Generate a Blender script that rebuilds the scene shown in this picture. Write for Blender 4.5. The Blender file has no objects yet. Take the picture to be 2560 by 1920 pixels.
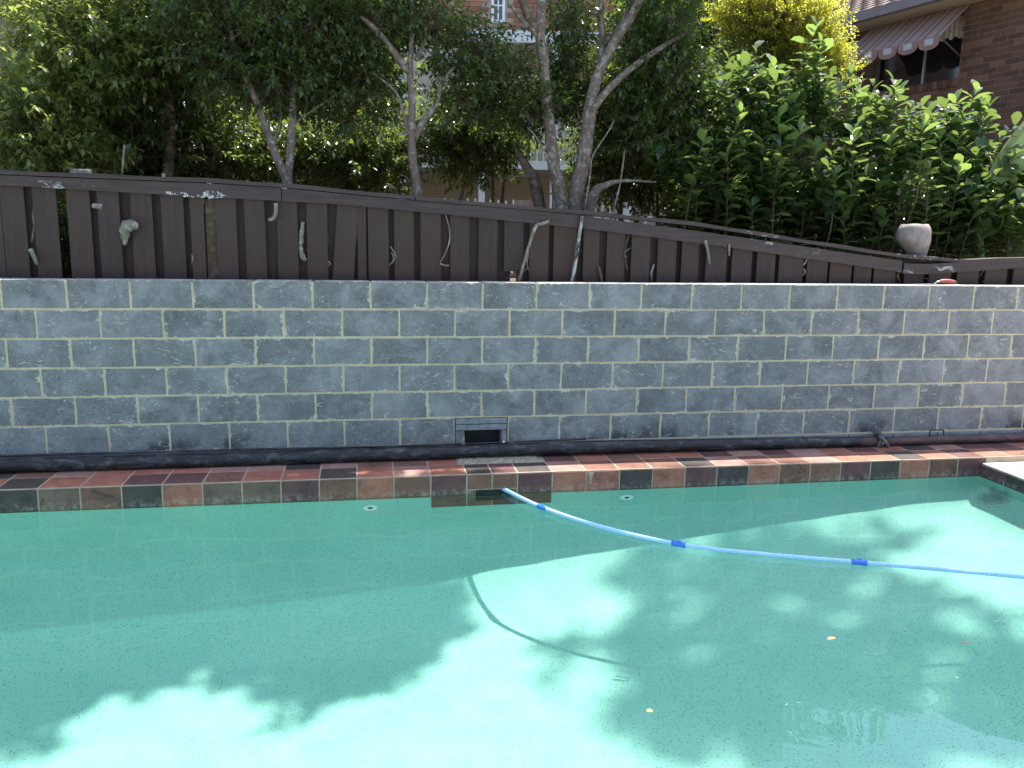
import bpy, math, random
import numpy as np
from mathutils import Vector, Matrix
random.seed(7); rng = np.random.default_rng(11)
sc = bpy.context.scene
COL = sc.collection
R = math.radians
# ------------------------------------------------------------------ camera
CAM = np.array((1.963, -5.987, 1.662))
CR = np.array((0.98499354, -0.1717375, 0.01714527)); CU = np.array((0.0143866, 0.18069407, 0.98343412)); CF = np.array((0.17199057, 0.9684296, -0.18045321))
FPX = 2080.0
cam = bpy.data.cameras.new('camera'); cam_o = bpy.data.objects.new('camera', cam); COL.objects.link(cam_o); sc.camera = cam_o
cam.sensor_width = 36; cam.lens = 36 * FPX / 2560; cam.clip_start = 0.05; cam.clip_end = 1000
cam_o.matrix_world = Matrix(((CR[0], CU[0], -CF[0], CAM[0]), (CR[1], CU[1], -CF[1], CAM[1]), (CR[2], CU[2], -CF[2], CAM[2]), (0, 0, 0, 1)))
# ------------------------------------------------------------------ light
SUN = np.array((0.317, 0.227, 0.92)); SUN /= np.linalg.norm(SUN)
world = bpy.data.worlds.new('World'); sc.world = world; world.use_nodes = True
wn = world.node_tree; bg = wn.nodes['Background']
sky = wn.nodes.new('ShaderNodeTexSky'); sky.sky_type = 'NISHITA'; sky.sun_disc = False
sky.sun_elevation = math.asin(SUN[2]); sky.sun_rotation = math.atan2(SUN[0], SUN[1]); sky.air_density = 1.0; sky.dust_density = 2.0; sky.ozone_density = 1.0
wn.links.new(sky.outputs[0], bg.inputs[0]); bg.inputs[1].default_value = 0.14
sl = bpy.data.lights.new('sun', 'SUN'); sl.energy = 4.5; sl.angle = R(0.53); sl.color = (1.0, 0.95, 0.87); sl.cycles.is_caustics_light = True
sun_o = bpy.data.objects.new('sun', sl); COL.objects.link(sun_o); sun_o.location = (6, 4, 20)
sun_o.rotation_euler = Vector(SUN).to_track_quat('Z', 'Y').to_euler()
sc.view_settings.view_transform = 'Standard'; sc.view_settings.look = 'None'; sc.view_settings.gamma = 1; sc.view_settings.exposure = 1.65
sc.view_settings.use_curve_mapping = False
sc.cycles.max_bounces = 7; sc.cycles.diffuse_bounces = 3; sc.cycles.glossy_bounces = 3; sc.cycles.transmission_bounces = 6
sc.cycles.transparent_max_bounces = 8; sc.cycles.sample_clamp_indirect = 6.0; sc.cycles.use_denoising = True

# ------------------------------------------------------------------ helpers
def ray(px, py): return (px - 1280) / FPX * CR - (py - 960) / FPX * CU + CF
def aty(px, py, Y):
    d = ray(px, py); return CAM + d * ((Y - CAM[1]) / d[1])
def atz(px, py, Z):
    d = ray(px, py); return CAM + d * ((Z - CAM[2]) / d[2])
def tag(o, label=None, cat=None, group=None, kind=None):
    if label: o['label'] = label
    if cat: o['category'] = cat
    if group: o['group'] = group
    if kind: o['kind'] = kind
    return o
def empty(name, loc=(0, 0, 0), rot=(0, 0, 0)):
    o = bpy.data.objects.new(name, None); COL.objects.link(o); o.location = loc; o.rotation_euler = rot; o.empty_display_size = 0.1
    return o
def link(name, me, m=None, parent=None, loc=None, rot=None):
    o = bpy.data.objects.new(name, me); COL.objects.link(o)
    if m is not None and len(me.materials) == 0: me.materials.append(m)
    if parent is not None: o.parent = parent
    if loc is not None: o.location = loc
    if rot is not None: o.rotation_euler = rot
    return o
class MB:
    """collects shapes into one mesh"""
    def __init__(s): s.v = []; s.f = []; s.sm = []
    def add(s, vs, fs, smooth=False):
        n = len(s.v); s.v += [tuple(v) for v in vs]; s.f += [tuple(i + n for i in f) for f in fs]; s.sm += [smooth] * len(fs); return s
    def box(s, x0, x1, y0, y1, z0, z1, bev=0.0):
        if bev <= 0:
            vs = [(x, y, z) for z in (z0, z1) for y in (y0, y1) for x in (x0, x1)]
            return s.add(vs, [(0, 2, 3, 1), (4, 5, 7, 6), (0, 1, 5, 4), (2, 6, 7, 3), (0, 4, 6, 2), (1, 3, 7, 5)])
        b = bev; vs = []
        for x, sx in ((x0, 1), (x1, -1)):
            for y, sy in ((y0, 1), (y1, -1)):
                for z, sz in ((z0, 1), (z1, -1)):
                    vs += [(x, y + sy * b, z + sz * b), (x + sx * b, y, z + sz * b), (x + sx * b, y + sy * b, z)]
        def c(i, j, k, a): return (i * 4 + j * 2 + k) * 3 + a
        fs = [[c(0, 0, 0, 0), c(0, 0, 1, 0), c(0, 1, 1, 0), c(0, 1, 0, 0)], [c(1, 0, 0, 0), c(1, 1, 0, 0), c(1, 1, 1, 0), c(1, 0, 1, 0)],
              [c(0, 0, 0, 1), c(1, 0, 0, 1), c(1, 0, 1, 1), c(0, 0, 1, 1)], [c(0, 1, 0, 1), c(0, 1, 1, 1), c(1, 1, 1, 1), c(1, 1, 0, 1)],
              [c(0, 0, 0, 2), c(0, 1, 0, 2), c(1, 1, 0, 2), c(1, 0, 0, 2)], [c(0, 0, 1, 2), c(1, 0, 1, 2), c(1, 1, 1, 2), c(0, 1, 1, 2)]]
        for i in (0, 1):
            for j in (0, 1): fs.append([c(i, j, 0, 0), c(i, j, 1, 0), c(i, j, 1, 1), c(i, j, 0, 1)])
            for k in (0, 1): fs.append([c(i, 0, k, 0), c(i, 1, k, 0), c(i, 1, k, 2), c(i, 0, k, 2)])
        for j in (0, 1):
            for k in (0, 1): fs.append([c(0, j, k, 1), c(1, j, k, 1), c(1, j, k, 2), c(0, j, k, 2)])
        for i in (0, 1):
            for j in (0, 1):
                for k in (0, 1): fs.append([c(i, j, k, 0), c(i, j, k, 1), c(i, j, k, 2)])
        return s.add(vs, fs)
    def tube(s, pts, rad, n=8, res=1, wob=0.0, cap=True, smooth=True, flat=1.0):
        pts = [np.array(p, float) for p in pts]
        if res > 1: pts, rad = catmull(pts, rad, res)
        elif not hasattr(rad, '__len__'): rad = [rad] * len(pts)
        t0 = pts[1] - pts[0]; up = np.array((0, 0, 1.0)) if abs(t0[2]) < 0.9 * np.linalg.norm(t0) else np.array((1.0, 0, 0))
        vs = []; m = len(pts)
        for i, p in enumerate(pts):
            t = pts[min(i + 1, m - 1)] - pts[max(i - 1, 0)]; t = t / (np.linalg.norm(t) + 1e-9)
            a = np.cross(t, up); a /= np.linalg.norm(a) + 1e-9; b = np.cross(a, t); up = b
            for k in range(n):
                w = 2 * math.pi * k / n; rr = rad[i] * (1 + wob * random.uniform(-1, 1))
                vs.append(p + a * math.cos(w) * rr + b * math.sin(w) * rr * flat)
        fs = [(i * n + k, i * n + (k + 1) % n, (i + 1) * n + (k + 1) % n, (i + 1) * n + k) for i in range(m - 1) for k in range(n)]
        if cap: fs += [tuple(range(n - 1, -1, -1)), tuple((m - 1) * n + k for k in range(n))]
        return s.add(vs, fs, smooth)
    def mesh(s, name, m=None):
        me = bpy.data.meshes.new(name); me.from_pydata(s.v, [], s.f)
        if any(s.sm): me.polygons.foreach_set('use_smooth', s.sm)
        if m is not None: me.materials.append(m)
        me.update(); fixn(me); return me
    def build(s, name, m, parent=None, loc=None, rot=None): return link(name, s.mesh(name, m), m, parent, loc, rot)
import bmesh
def fixn(me):
    if len(me.polygons) > 20000: return
    b = bmesh.new(); b.from_mesh(me); bmesh.ops.recalc_face_normals(b, faces=b.faces); b.to_mesh(me); b.free()
def catmull(pts, rad, res):
    if not hasattr(rad, '__len__'): rad = [rad] * len(pts)
    P = [2 * pts[0] - pts[1]] + list(pts) + [2 * pts[-1] - pts[-2]]; out = []; ro = []
    for i in range(1, len(P) - 2):
        for k in range(res):
            t = k / res; a, b, c, d = P[i - 1:i + 3]
            out.append(0.5 * (2 * b + (c - a) * t + (2 * a - 5 * b + 4 * c - d) * t * t + (3 * b - a - 3 * c + d) * t ** 3)); ro.append(rad[i - 1] * (1 - t) + rad[i] * t)
    out.append(P[-2]); ro.append(rad[-1]); return out, ro

# node helpers
class NT:
    def __init__(s, name):
        s.m = bpy.data.materials.new(name); s.m.use_nodes = True; s.t = s.m.node_tree; s.b = s.t.nodes['Principled BSDF']
        s.out = s.t.nodes['Material Output']; s.tc = None
    def n(s, kind, **kw):
        o = s.t.nodes.new('ShaderNode' + kind)
        for k, v in kw.items():
            if k in o.inputs.keys():
                s.put(o.inputs[k], v)
            else: setattr(o, k, v)
        return o
    def put(s, sock, v):
        if isinstance(v, bpy.types.NodeSocket): s.t.links.new(v, sock)
        elif isinstance(v, (tuple, list)) and len(v) == 3 and sock.type == 'RGBA': sock.default_value = (*v, 1)
        else: sock.default_value = v
    def co(s, kind='Object'):
        if s.tc is None: s.tc = s.t.nodes.new('ShaderNodeTexCoord')
        return s.tc.outputs[kind]
    def math(s, op, a, b=0.0, c=None, clamp=False):
        o = s.t.nodes.new('ShaderNodeMath'); o.operation = op; o.use_clamp = clamp; s.put(o.inputs[0], a); s.put(o.inputs[1], b)
        if c is not None: s.put(o.inputs[2], c)
        return o.outputs[0]
    def vmath(s, op, a, b):
        o = s.t.nodes.new('ShaderNodeVectorMath'); o.operation = op; s.put(o.inputs[0], a); s.put(o.inputs[1], b); return o.outputs[0]
    def noise(s, vec, scale=5, detail=4, rough=0.6, dist=0.0, out='Fac'):
        o = s.n('TexNoise'); s.put(o.inputs['Vector'], vec); o.inputs['Scale'].default_value = scale; o.inputs['Detail'].default_value = detail
        o.inputs['Roughness'].default_value = rough; o.inputs['Distortion'].default_value = dist; return o.outputs[out]
    def vor(s, vec, scale=5, out='Distance', rnd=1.0):
        o = s.n('TexVoronoi'); s.put(o.inputs['Vector'], vec); o.inputs['Scale'].default_value = scale; o.inputs['Randomness'].default_value = rnd; return o.outputs[out]
    def step(s, v, a, b):
        o = s.n('MapRange'); s.put(o.inputs[0], v); o.inputs[1].default_value = a; o.inputs[2].default_value = b; o.clamp = True; return o.outputs[0]
    def mix(s, f, a, b, mode='MIX'):
        o = s.n('Mix', data_type='RGBA', blend_type=mode); s.put(o.inputs[0], f); s.put(o.inputs[6], a); s.put(o.inputs[7], b); return o.outputs[2]
    def rgb(s, c): 
        o = s.n('RGB'); o.outputs[0].default_value = (*c, 1); return o.outputs[0]
    def scale(s, vec, v):
        o = s.n('Mapping'); s.put(o.inputs['Vector'], vec); o.inputs['Scale'].default_value = v; return o.outputs[0]
    def bump(s, h, strength=0.3, dist=0.01):
        o = s.n('Bump'); s.put(o.inputs['Height'], h); o.inputs['Strength'].default_value = strength; o.inputs['Distance'].default_value = dist
        s.t.links.new(o.outputs[0], s.b.inputs['Normal'])
    def set(s, col=None, rough=None, spec=None, metal=None):
        if col is not None: s.put(s.b.inputs['Base Color'], col)
        if rough is not None: s.put(s.b.inputs['Roughness'], rough)
        if spec is not None: s.b.inputs['Specular IOR Level'].default_value = spec
        if metal is not None: s.b.inputs['Metallic'].default_value = metal
        return s.m
    def rnd(s): return s.n('ObjectInfo').outputs['Random']
    def shifted(s, base=None, k=37.0):
        o = s.n('CombineXYZ'); r = s.rnd(); s.put(o.inputs[0], s.math('MULTIPLY', r, k)); s.put(o.inputs[1], s.math('MULTIPLY', r, k * 1.7)); s.put(o.inputs[2], s.math('MULTIPLY', r, k * 2.3))
        return s.vmath('ADD', base or s.co('Object'), o.outputs[0])

def plain(name, c, rough=0.7, var=0.25, sc_=8, bump=0.15, metal=0.0, spec=0.5):
    n = NT(name); v = n.noise(n.co(), sc_, 5, 0.65)
    col = n.mix(n.step(v, 0.3, 0.7), tuple(x * (1 - var) for x in c), tuple(min(1, x * (1 + var)) for x in c))
    if bump: n.bump(n.noise(n.co(), sc_ * 6, 4), bump, 0.005)
    return n.set(col, rough, spec, metal)

# ------------------------------------------------------------------ materials
def m_block():
    n = NT('charcoal_block'); P = n.shifted(); G = n.co('Generated')
    base = n.mix(n.step(n.noise(P, 9, 5, 0.6), 0.3, 0.72), (0.092, 0.096, 0.101), (0.168, 0.172, 0.178))
    base = n.mix(n.math('MULTIPLY', n.rnd(), 0.55), base, (0.165, 0.172, 0.178))
    base = n.mix(n.math('MULTIPLY', n.step(n.noise(P, 75, 3, 0.7), 0.56, 0.70), 0.75), base, (0.03, 0.032, 0.036)); base = n.mix(n.math('MULTIPLY', n.step(n.noise(P, 55, 4, 0.75), 0.58, 0.72), 0.55), base, (0.30, 0.31, 0.32))
    # pale bloom
    base = n.mix(n.math('MULTIPLY', n.step(n.noise(P, 3.4, 5, 0.7, 0.6), 0.46, 0.80), 0.8), base, (0.31, 0.318, 0.325))
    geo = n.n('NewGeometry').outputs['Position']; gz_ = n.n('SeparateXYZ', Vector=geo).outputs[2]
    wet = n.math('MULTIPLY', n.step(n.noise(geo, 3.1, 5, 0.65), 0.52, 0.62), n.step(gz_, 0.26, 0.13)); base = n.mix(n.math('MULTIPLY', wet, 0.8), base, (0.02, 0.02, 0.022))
    # mortar smear round the edges and dabs on the face
    sep = n.n('SeparateXYZ', Vector=G); gx, gz = sep.outputs[0], sep.outputs[2]
    dx = n.math('MULTIPLY', n.math('MINIMUM', gx, n.math('SUBTRACT', 1.0, gx)), 0.388)
    dz = n.math('MULTIPLY', n.math('MINIMUM', gz, n.math('SUBTRACT', 1.0, gz)), 0.188)
    d = n.math('MINIMUM', dx, n.math('MULTIPLY', dz, 1.25))
    lump = n.step(n.noise(P, 7.5, 5, 0.72, 0.4), 0.47, 0.90)
    lump = n.math('MULTIPLY', n.math('POWER', lump, 2.0), 0.12)
    fine = n.math('MULTIPLY', n.step(n.noise(P, 60, 4, 0.7), .35, .8), 0.005)
    wid = n.math('ADD', lump, fine)
    edge = n.step(n.math('SUBTRACT', wid, d), 0.0, 0.004)
    edge = n.math('MULTIPLY', edge, n.step(n.noise(P, 34, 4, 0.75), 0.32, 0.56))
    dab = n.math('MULTIPLY', n.step(n.noise(n.scale(P, (1.0, 1.0, 2.2)), 13, 5, 0.75, 1.6), 0.58, 0.64), n.step(n.noise(P, 2.1, 2), 0.40, 0.56))
    spot = n.math('MULTIPLY', n.step(n.vor(P, 30), 0.17, 0.11), n.step(n.noise(P, 2.7, 2), 0.60, 0.66))
    mort = n.math('MAXIMUM', n.math('MULTIPLY', edge, 0.9), n.math('MAXIMUM', n.math('MULTIPLY', dab, 0.8), n.math('MULTIPLY', spot, 0.8)))
    col = n.mix(mort, base, n.mix(n.noise(P, 20, 3), (0.36, 0.345, 0.28), (0.56, 0.54, 0.46)))
    n.bump(n.math('ADD', n.math('ADD', n.noise(P, 70, 5, 0.7), n.math('MULTIPLY', n.noise(P, 260, 2), 0.6)), n.math('MULTIPLY', mort, 0.8)), 0.55, 0.004)
    return n.set(col, 0.85, 0.35)
def m_mortar():
    n = NT('cream_mortar'); P = n.co('Object')
    col = n.mix(n.step(n.noise(P, 6, 5, 0.7), 0.3, 0.7), (0.38, 0.31, 0.19), (0.52, 0.445, 0.31))
    col = n.mix(n.math('MULTIPLY', n.step(n.noise(P, 45, 4, 0.7), 0.5, 0.75), 0.5), col, (0.25, 0.22, 0.15))
    n.bump(n.noise(P, 90, 5, 0.7), 0.7, 0.006)
    return n.set(col, 0.95, 0.2)
def m_tile(name, c, dark=0.35):
    n = NT(name); P = n.shifted()
    col = n.mix(n.step(n.noise(P, 7, 5, 0.65), 0.3, 0.72), tuple(x * 0.72 for x in c), tuple(x * 1.25 for x in c))
    col = n.mix(n.math('MULTIPLY', n.step(n.noise(P, 5, 4, 0.75, 1.2), 0.56, 0.66), dark), col, (0.022, 0.022, 0.022))
    dust = n.math('MULTIPLY', n.step(n.noise(P, 55, 4, 0.8), 0.63, 0.72), n.step(n.noise(P, 6, 2), 0.48, 0.66))
    col = n.mix(n.math('MULTIPLY', dust, 0.5), col, (0.45, 0.42, 0.36))
    gz = n.n('SeparateXYZ', Vector=n.n('NewGeometry').outputs['Position']).outputs[2]
    lime = n.math('MULTIPLY', n.math('MULTIPLY', n.step(gz, -0.085, -0.135), n.step(gz, -0.16, -0.142)), n.step(n.noise(P, 28, 5, .75), .46, .66)); col = n.mix(n.math('MULTIPLY', lime, .45), col, (0.40, 0.38, 0.32))
    n.bump(n.noise(P, 50, 5, 0.7), 0.25, 0.003)
    return n.set(col, n.math('ADD', 0.55, n.math('MULTIPLY', n.noise(P, 12, 3), 0.3)), 0.28)
def m_fence():
    n = NT('dark_stained_timber'); P = n.shifted(); Q = n.scale(P, (14, 14, 1.1))
    g = n.noise(Q, 3, 5, 0.65, 0.4)
    col = n.mix(n.step(g, 0.3, 0.7), (0.017, 0.010, 0.010), (0.037, 0.023, 0.022))
    col = n.mix(n.math('MULTIPLY', n.rnd(), 0.6), col, (0.044, 0.024, 0.017))
    fleck = n.math('MULTIPLY', n.step(n.noise(n.scale(P, (1, 1, .35)), 24, 5, 0.78), 0.69, 0.73), 0.75)
    col = n.mix(fleck, col, (0.30, 0.31, 0.29))
    n.bump(n.math('ADD', n.noise(Q, 9, 4, 0.7), n.math('MULTIPLY', n.noise(P, 90, 3), 0.4)), 0.5, 0.004)
    return n.set(col, 0.62, 0.35)
def m_rail():
    n = NT('peeling_timber_rail'); P = n.co('Object'); Q = n.scale(P, (1.1, 14, 14)); g = n.noise(Q, 3, 5, 0.65)
    col = n.mix(n.step(g, 0.3, 0.7), (0.024, 0.015, 0.015), (0.050, 0.034, 0.033))
    peel = n.math('MULTIPLY', n.step(n.noise(n.scale(P, (1, 1, 2.6)), 7, 6, 0.75, 0.5), 0.58, 0.61), n.step(n.noise(P, 0.9, 1), 0.60, 0.68))
    edge = n.step(n.noise(P, 30, 5, 0.8), 0.72, 0.75)
    col = n.mix(n.math('MAXIMUM', peel, n.math('MULTIPLY', edge, 0.7)), col, n.mix(n.noise(Q, 6, 3), (0.16, 0.17, 0.165), (0.36, 0.38, 0.37)))
    n.bump(n.math('ADD', n.noise(Q, 9, 4, 0.7), peel), 0.5, 0.004)
    return n.set(col, 0.6, 0.35)
def m_leaf(name, dark, light, trans, rough=0.34, tmix=0.35, var=0.6):
    n = NT(name); at = n.n('Attribute', attribute_name='tint'); f = at.outputs['Fac']
    col = n.mix(f, dark, light)
    P = n.co('Object'); col = n.mix(n.math('MULTIPLY', n.noise(P, 40, 2), 0.25), col, tuple(x * 0.5 for x in dark))
    n.set(col, rough, 0.5)
    tr = n.n('BsdfTranslucent'); n.put(tr.inputs['Color'], n.mix(f, tuple(x * 0.6 for x in trans), trans))
    mx = n.n('MixShader'); mx.inputs[0].default_value = tmix; n.t.links.new(n.b.outputs[0], mx.inputs[1]); n.t.links.new(tr.outputs[0], mx.inputs[2]); n.t.links.new(mx.outputs[0], n.out.inputs['Surface'])
    return n.m
def m_bark(name, a, b, lichen):
    n = NT(name); P = n.co('Object'); Q = n.scale(P, (1, 1, 0.45))
    col = n.mix(n.step(n.noise(Q, 14, 5, 0.7), 0.35, 0.68), a, b)
    col = n.mix(n.step(n.noise(P, 22, 5, 0.75), 0.52, 0.6), col, lichen)
    col = n.mix(n.math('MULTIPLY', n.step(n.noise(n.scale(P, (1, 1, 3)), 17, 4, 0.7), 0.6, 0.68), 0.7), col, tuple(x * 0.4 for x in a))
    n.bump(n.noise(Q, 40, 5, 0.75), 0.8, 0.01)
    return n.set(col, 0.85, 0.25)
def m_plaster():
    n = NT('mint_pebble_plaster'); P = n.co('Object')
    col = n.mix(n.step(n.noise(P, 1.3, 4), 0.3, 0.7), (0.265, 0.495, 0.43), (0.32, 0.55, 0.485))
    f1 = n.math('MULTIPLY', n.step(n.vor(P, 72), 0.30, 0.17), n.step(n.noise(P, 26, 3), 0.36, 0.52))
    f2 = n.step(n.noise(P, 70, 3, 0.7), 0.60, 0.68)
    col = n.mix(n.math('MULTIPLY', f2, 0.35), col, (0.18, 0.40, 0.34))
    col = n.mix(n.math('MULTIPLY', f1, 0.8), col, (0.05, 0.13, 0.11))
    dst = n.n('VectorMath', operation='DISTANCE'); n.put(dst.inputs[0], n.scale(P, (1, 1, .6))); dst.inputs[1].default_value = (6.58, -0.70, -0.45 * .6)
    stn = n.math('MULTIPLY', n.step(n.math('ADD', dst.outputs['Value'], n.math('MULTIPLY', n.noise(P, 14, 4, .7), .22)), .27, .17), .75); col = n.mix(stn, col, (0.06, 0.10, 0.085))
    return n.set(col, 0.8, 0.2)
def m_water():
    m = bpy.data.materials.new('pool_water'); m.use_nodes = True; t = m.node_tree; t.nodes.clear()
    o = t.nodes.new('ShaderNodeOutputMaterial'); g = t.nodes.new('ShaderNodeBsdfGlass'); g.inputs['Roughness'].default_value = 0; g.inputs['IOR'].default_value = 1.333
    g.inputs['Color'].default_value = (0.89, 0.99, 0.965, 1); t.links.new(g.outputs[0], o.inputs[0]); return m
def m_pipe(name, a, b, rust=None):
    n = NT(name); P = n.co('Object'); Q = n.scale(P, (0.35, 1, 1))
    col = n.mix(n.step(n.noise(Q, 22, 5, 0.75, 0.5), 0.50, 0.72), a, b)
    if rust: col = n.mix(n.step(n.noise(P, 9, 5, 0.7), 0.42, 0.58), col, rust)
    n.bump(n.noise(P, 45, 4, 0.7), 0.3, 0.004)
    return n.set(col, n.math('ADD', 0.38, n.math('MULTIPLY', n.noise(P, 14, 3), 0.35)), 0.45)
def m_brick(name, cols, mort=None):
    n = NT(name); P = n.shifted(); r = n.rnd()
    col = n.mix(n.step(r, 0.15, 0.55), cols[0], cols[1]); col = n.mix(n.step(r, 0.72, 0.95), col, cols[2])
    col = n.mix(n.math('MULTIPLY', n.noise(P, 25, 4, 0.7), 0.5), col, tuple(x * 0.6 for x in cols[0]))
    n.bump(n.noise(P, 90, 4, 0.7), 0.5, 0.004)
    return n.set(col, 0.88, 0.25)
def m_wash(name, cols, sx=4.3, sz=11.6):
    """brick wall too far to pick apart: colour changes from brick to brick"""
    n = NT(name); at = n.n('Attribute', attribute_name='tint'); r = at.outputs['Fac']; P = n.co()
    col = n.mix(n.step(r, 0.1, 0.6), cols[0], cols[1]); col = n.mix(n.step(r, 0.75, 0.95), col, cols[2])
    n.bump(n.noise(P, 90, 3), 0.4, 0.004)
    return n.set(col, 0.9, 0.2)
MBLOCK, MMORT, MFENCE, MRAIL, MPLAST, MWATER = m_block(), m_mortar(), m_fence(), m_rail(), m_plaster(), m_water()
TILE = dict(red=m_tile('red_quarry_tile', (0.29, 0.115, 0.076)), brown=m_tile('brown_quarry_tile', (0.165, 0.08, 0.056), 0.6), dark=m_tile('charcoal_quarry_tile', (0.062, 0.048, 0.042), 0.4),
            plum=m_tile('plum_quarry_tile', (0.11, 0.05, 0.048), 0.5), grey=m_tile('grey_brown_quarry_tile', (0.14, 0.092, 0.068), 0.5), pink=m_tile('pinkish_quarry_tile', (0.29, 0.16, 0.13), 0.3))
MGROUT = plain('pale_tile_grout', (0.34, 0.265, 0.19), 0.9, 0.25, 12, 0.3)
MBLACKP = m_pipe('black_poly_pipe', (0.009, 0.009, 0.010), (0.10, 0.105, 0.11)); MRUSTP = m_pipe('rusty_brown_pipe', (0.055, 0.028, 0.025), (0.21, 0.165, 0.155), (0.075, 0.034, 0.03))
MCONC = plain('rough_aggregate', (0.30, 0.26, 0.19), 0.95, 0.5, 45, 0.9)
MDECK = plain('pale_concrete_deck', (0.50, 0.45, 0.39), 0.9, 0.15, 3, 0.2)
MSOIL = plain('garden_soil', (0.07, 0.05, 0.035), 0.95, 0.5, 6, 0.8)
MDARK = plain('painted_hollow_shade', (0.012, 0.012, 0.012), 0.9, 0.2, 5, 0)  # near-black colour standing for the unlit inside of openings
MBARK = m_bark('grey_bark', (0.085, 0.066, 0.055), (0.15, 0.125, 0.105), (0.24, 0.23, 0.21)); MBARKD = m_bark('brown_bark', (0.06, 0.045, 0.035), (0.12, 0.09, 0.07), (0.16, 0.14, 0.11))
MLEAF = m_leaf('glossy_dark_leaf', (0.018, 0.034, 0.013), (0.055, 0.095, 0.028), (0.30, 0.44, 0.06), 0.20, 0.36)
MLEAFL = m_leaf('fresh_mid_green_leaf', (0.032, 0.060, 0.016), (0.16, 0.215, 0.065), (0.50, 0.60, 0.12), 0.25, 0.44)
MLEAFB = m_leaf('broad_bright_leaf', (0.018, 0.042, 0.016), (0.095, 0.165, 0.05), (0.32, 0.46, 0.10), 0.18, 0.34)
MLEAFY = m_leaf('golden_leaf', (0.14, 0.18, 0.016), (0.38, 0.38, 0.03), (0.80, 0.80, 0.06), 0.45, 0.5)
MSTEM = plain('brown_stem', (0.07, 0.05, 0.03), 0.8, 0.3, 20, 0.2)
MPALEWOOD = m_bark('weathered_grey_stick', (0.10, 0.09, 0.07), (0.20, 0.185, 0.15), (0.31, 0.30, 0.26))

# ------------------------------------------------------------------ pool geometry numbers
WZ = -0.14; PX0, PX1, PY0, PY1 = -4.2, 6.66, -4.9, -0.455
def depth(x): return np.interp(x, (-4.2, -1, 2.4, 4.5, 6.0, 6.66), (2.1, 1.95, 1.63, 1.2, 0.88, 0.82))
def basin_z(x, y):
    D = depth(x); Rr = np.minimum(0.95, D * 0.62); d = np.minimum(np.minimum(x - PX0, PX1 - x), np.minimum(y - PY0, PY1 - y))
    q = np.clip(d / Rr, 0, 1); return -(D - Rr + Rr * np.sqrt(np.clip(1 - (1 - q) ** 2, 0, 1)))

# ------------------------------------------------------------------ setting
def sheet(name, rects, z, m):
    b = MB()
    for x0, x1, y0, y1 in rects: b.add([(x0, y0, z), (x1, y0, z), (x1, y1, z), (x0, y1, z)], [(0, 1, 2, 3)])
    return b.build(name, m)
tag(sheet('ground', [(-300, 300, -300, PY0 - .003), (-300, PX0 - .003, PY0 - .003, 300), (PX1 + .003, 300, PY0 - .003, 300), (PX0 - .003, PX1 + .003, -0.16, 300)], -0.045, MDECK), kind='structure')
# raised garden ground behind the block wall
xs = np.linspace(-40, 45, 60); ys = np.concatenate([[0.2], np.linspace(0.4, 3, 14), np.linspace(3.5, 60, 30)])
b = MB(); b.v = [(x, y, 1.02 + 0.02 * math.sin(x * 3) + 0.03 * math.sin(y * 2.7 + x) + 0.018 * max(0, y - 1)) for y in ys for x in xs]
nx = len(xs); b.f = [(j * nx + i, j * nx + i + 1, (j + 1) * nx + i + 1, (j + 1) * nx + i) for j in range(len(ys) - 1) for i in range(nx - 1)]; b.sm = [True] * len(b.f)
tag(b.build('garden_ground', MSOIL), kind='structure')
# pool basin
gx = np.unique(np.concatenate([PX0 + 0.98 * np.linspace(0, 1, 20) ** 1.8, np.linspace(PX0 + 1.05, PX1 - 1.05, 50), PX1 - 0.98 * np.linspace(0, 1, 20) ** 1.8]))
gy = np.unique(np.concatenate([PY0 + 0.98 * np.linspace(0, 1, 20) ** 1.8, np.linspace(PY0 + 1.05, PY1 - 1.05, 24), PY1 - 0.98 * np.linspace(0, 1, 20) ** 1.8]))
XX, YY = np.meshgrid(gx, gy); ZZ = basin_z(XX, YY)
b = MB(); nx, ny = len(gx), len(gy); b.v = [(XX[j, i], YY[j, i], ZZ[j, i]) for j in range(ny) for i in range(nx)]
b.f = [(j * nx + i, j * nx + i + 1, (j + 1) * nx + i + 1, (j + 1) * nx + i) for j in range(ny - 1) for i in range(nx - 1)]
rim = [i for i in range(nx)] + [j * nx + nx - 1 for j in range(1, ny)] + [(ny - 1) * nx + i for i in range(nx - 2, -1, -1)] + [j * nx for j in range(ny - 2, 0, -1)]
SK0, SK1 = 2.705, 2.945                                       # skimmer mouth
base = len(b.v)
for k in rim: b.v.append((b.v[k][0], b.v[k][1], -0.12))
for q in range(len(rim)):
    p = (q + 1) % len(rim); a0 = b.v[rim[q]]; a1 = b.v[rim[p]]
    b.f.append((rim[q], rim[p], base + p, base + q))
b.sm = [True] * len(b.f); basin = b.build('pool_basin', MPLAST); tag(basin, kind='structure'); basin.cycles.is_caustics_receiver = True
# water
n1, n2 = 360, 150; wx = np.linspace(PX0 + .001, PX1 - .001, n1); wy = np.linspace(PY0 + .001, PY1 - .002, n2); WX, WY = np.meshgrid(wx, wy)
WH = np.zeros_like(WX)
for k in range(26):
    a = rng.uniform(0, 2 * math.pi); kk = 2 * math.pi / rng.uniform(0.20, 0.9); WH += 0.00017 * (2 * math.pi / kk) / 0.5 * np.sin(kk * (WX * math.cos(a) + WY * math.sin(a)) + rng.uniform(0, 6))
WH *= np.clip(np.minimum(PY1 - WY, 1.0) * 4, 0.15, 1)
b = MB(); b.v = np.stack([WX.ravel(), WY.ravel(), (WZ + WH).ravel()], 1).tolist()
b.f = [(j * n1 + i, j * n1 + i + 1, (j + 1) * n1 + i + 1, (j + 1) * n1 + i) for j in range(n2 - 1) for i in range(n1 - 1)]; b.sm = [True] * len(b.f)
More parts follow.
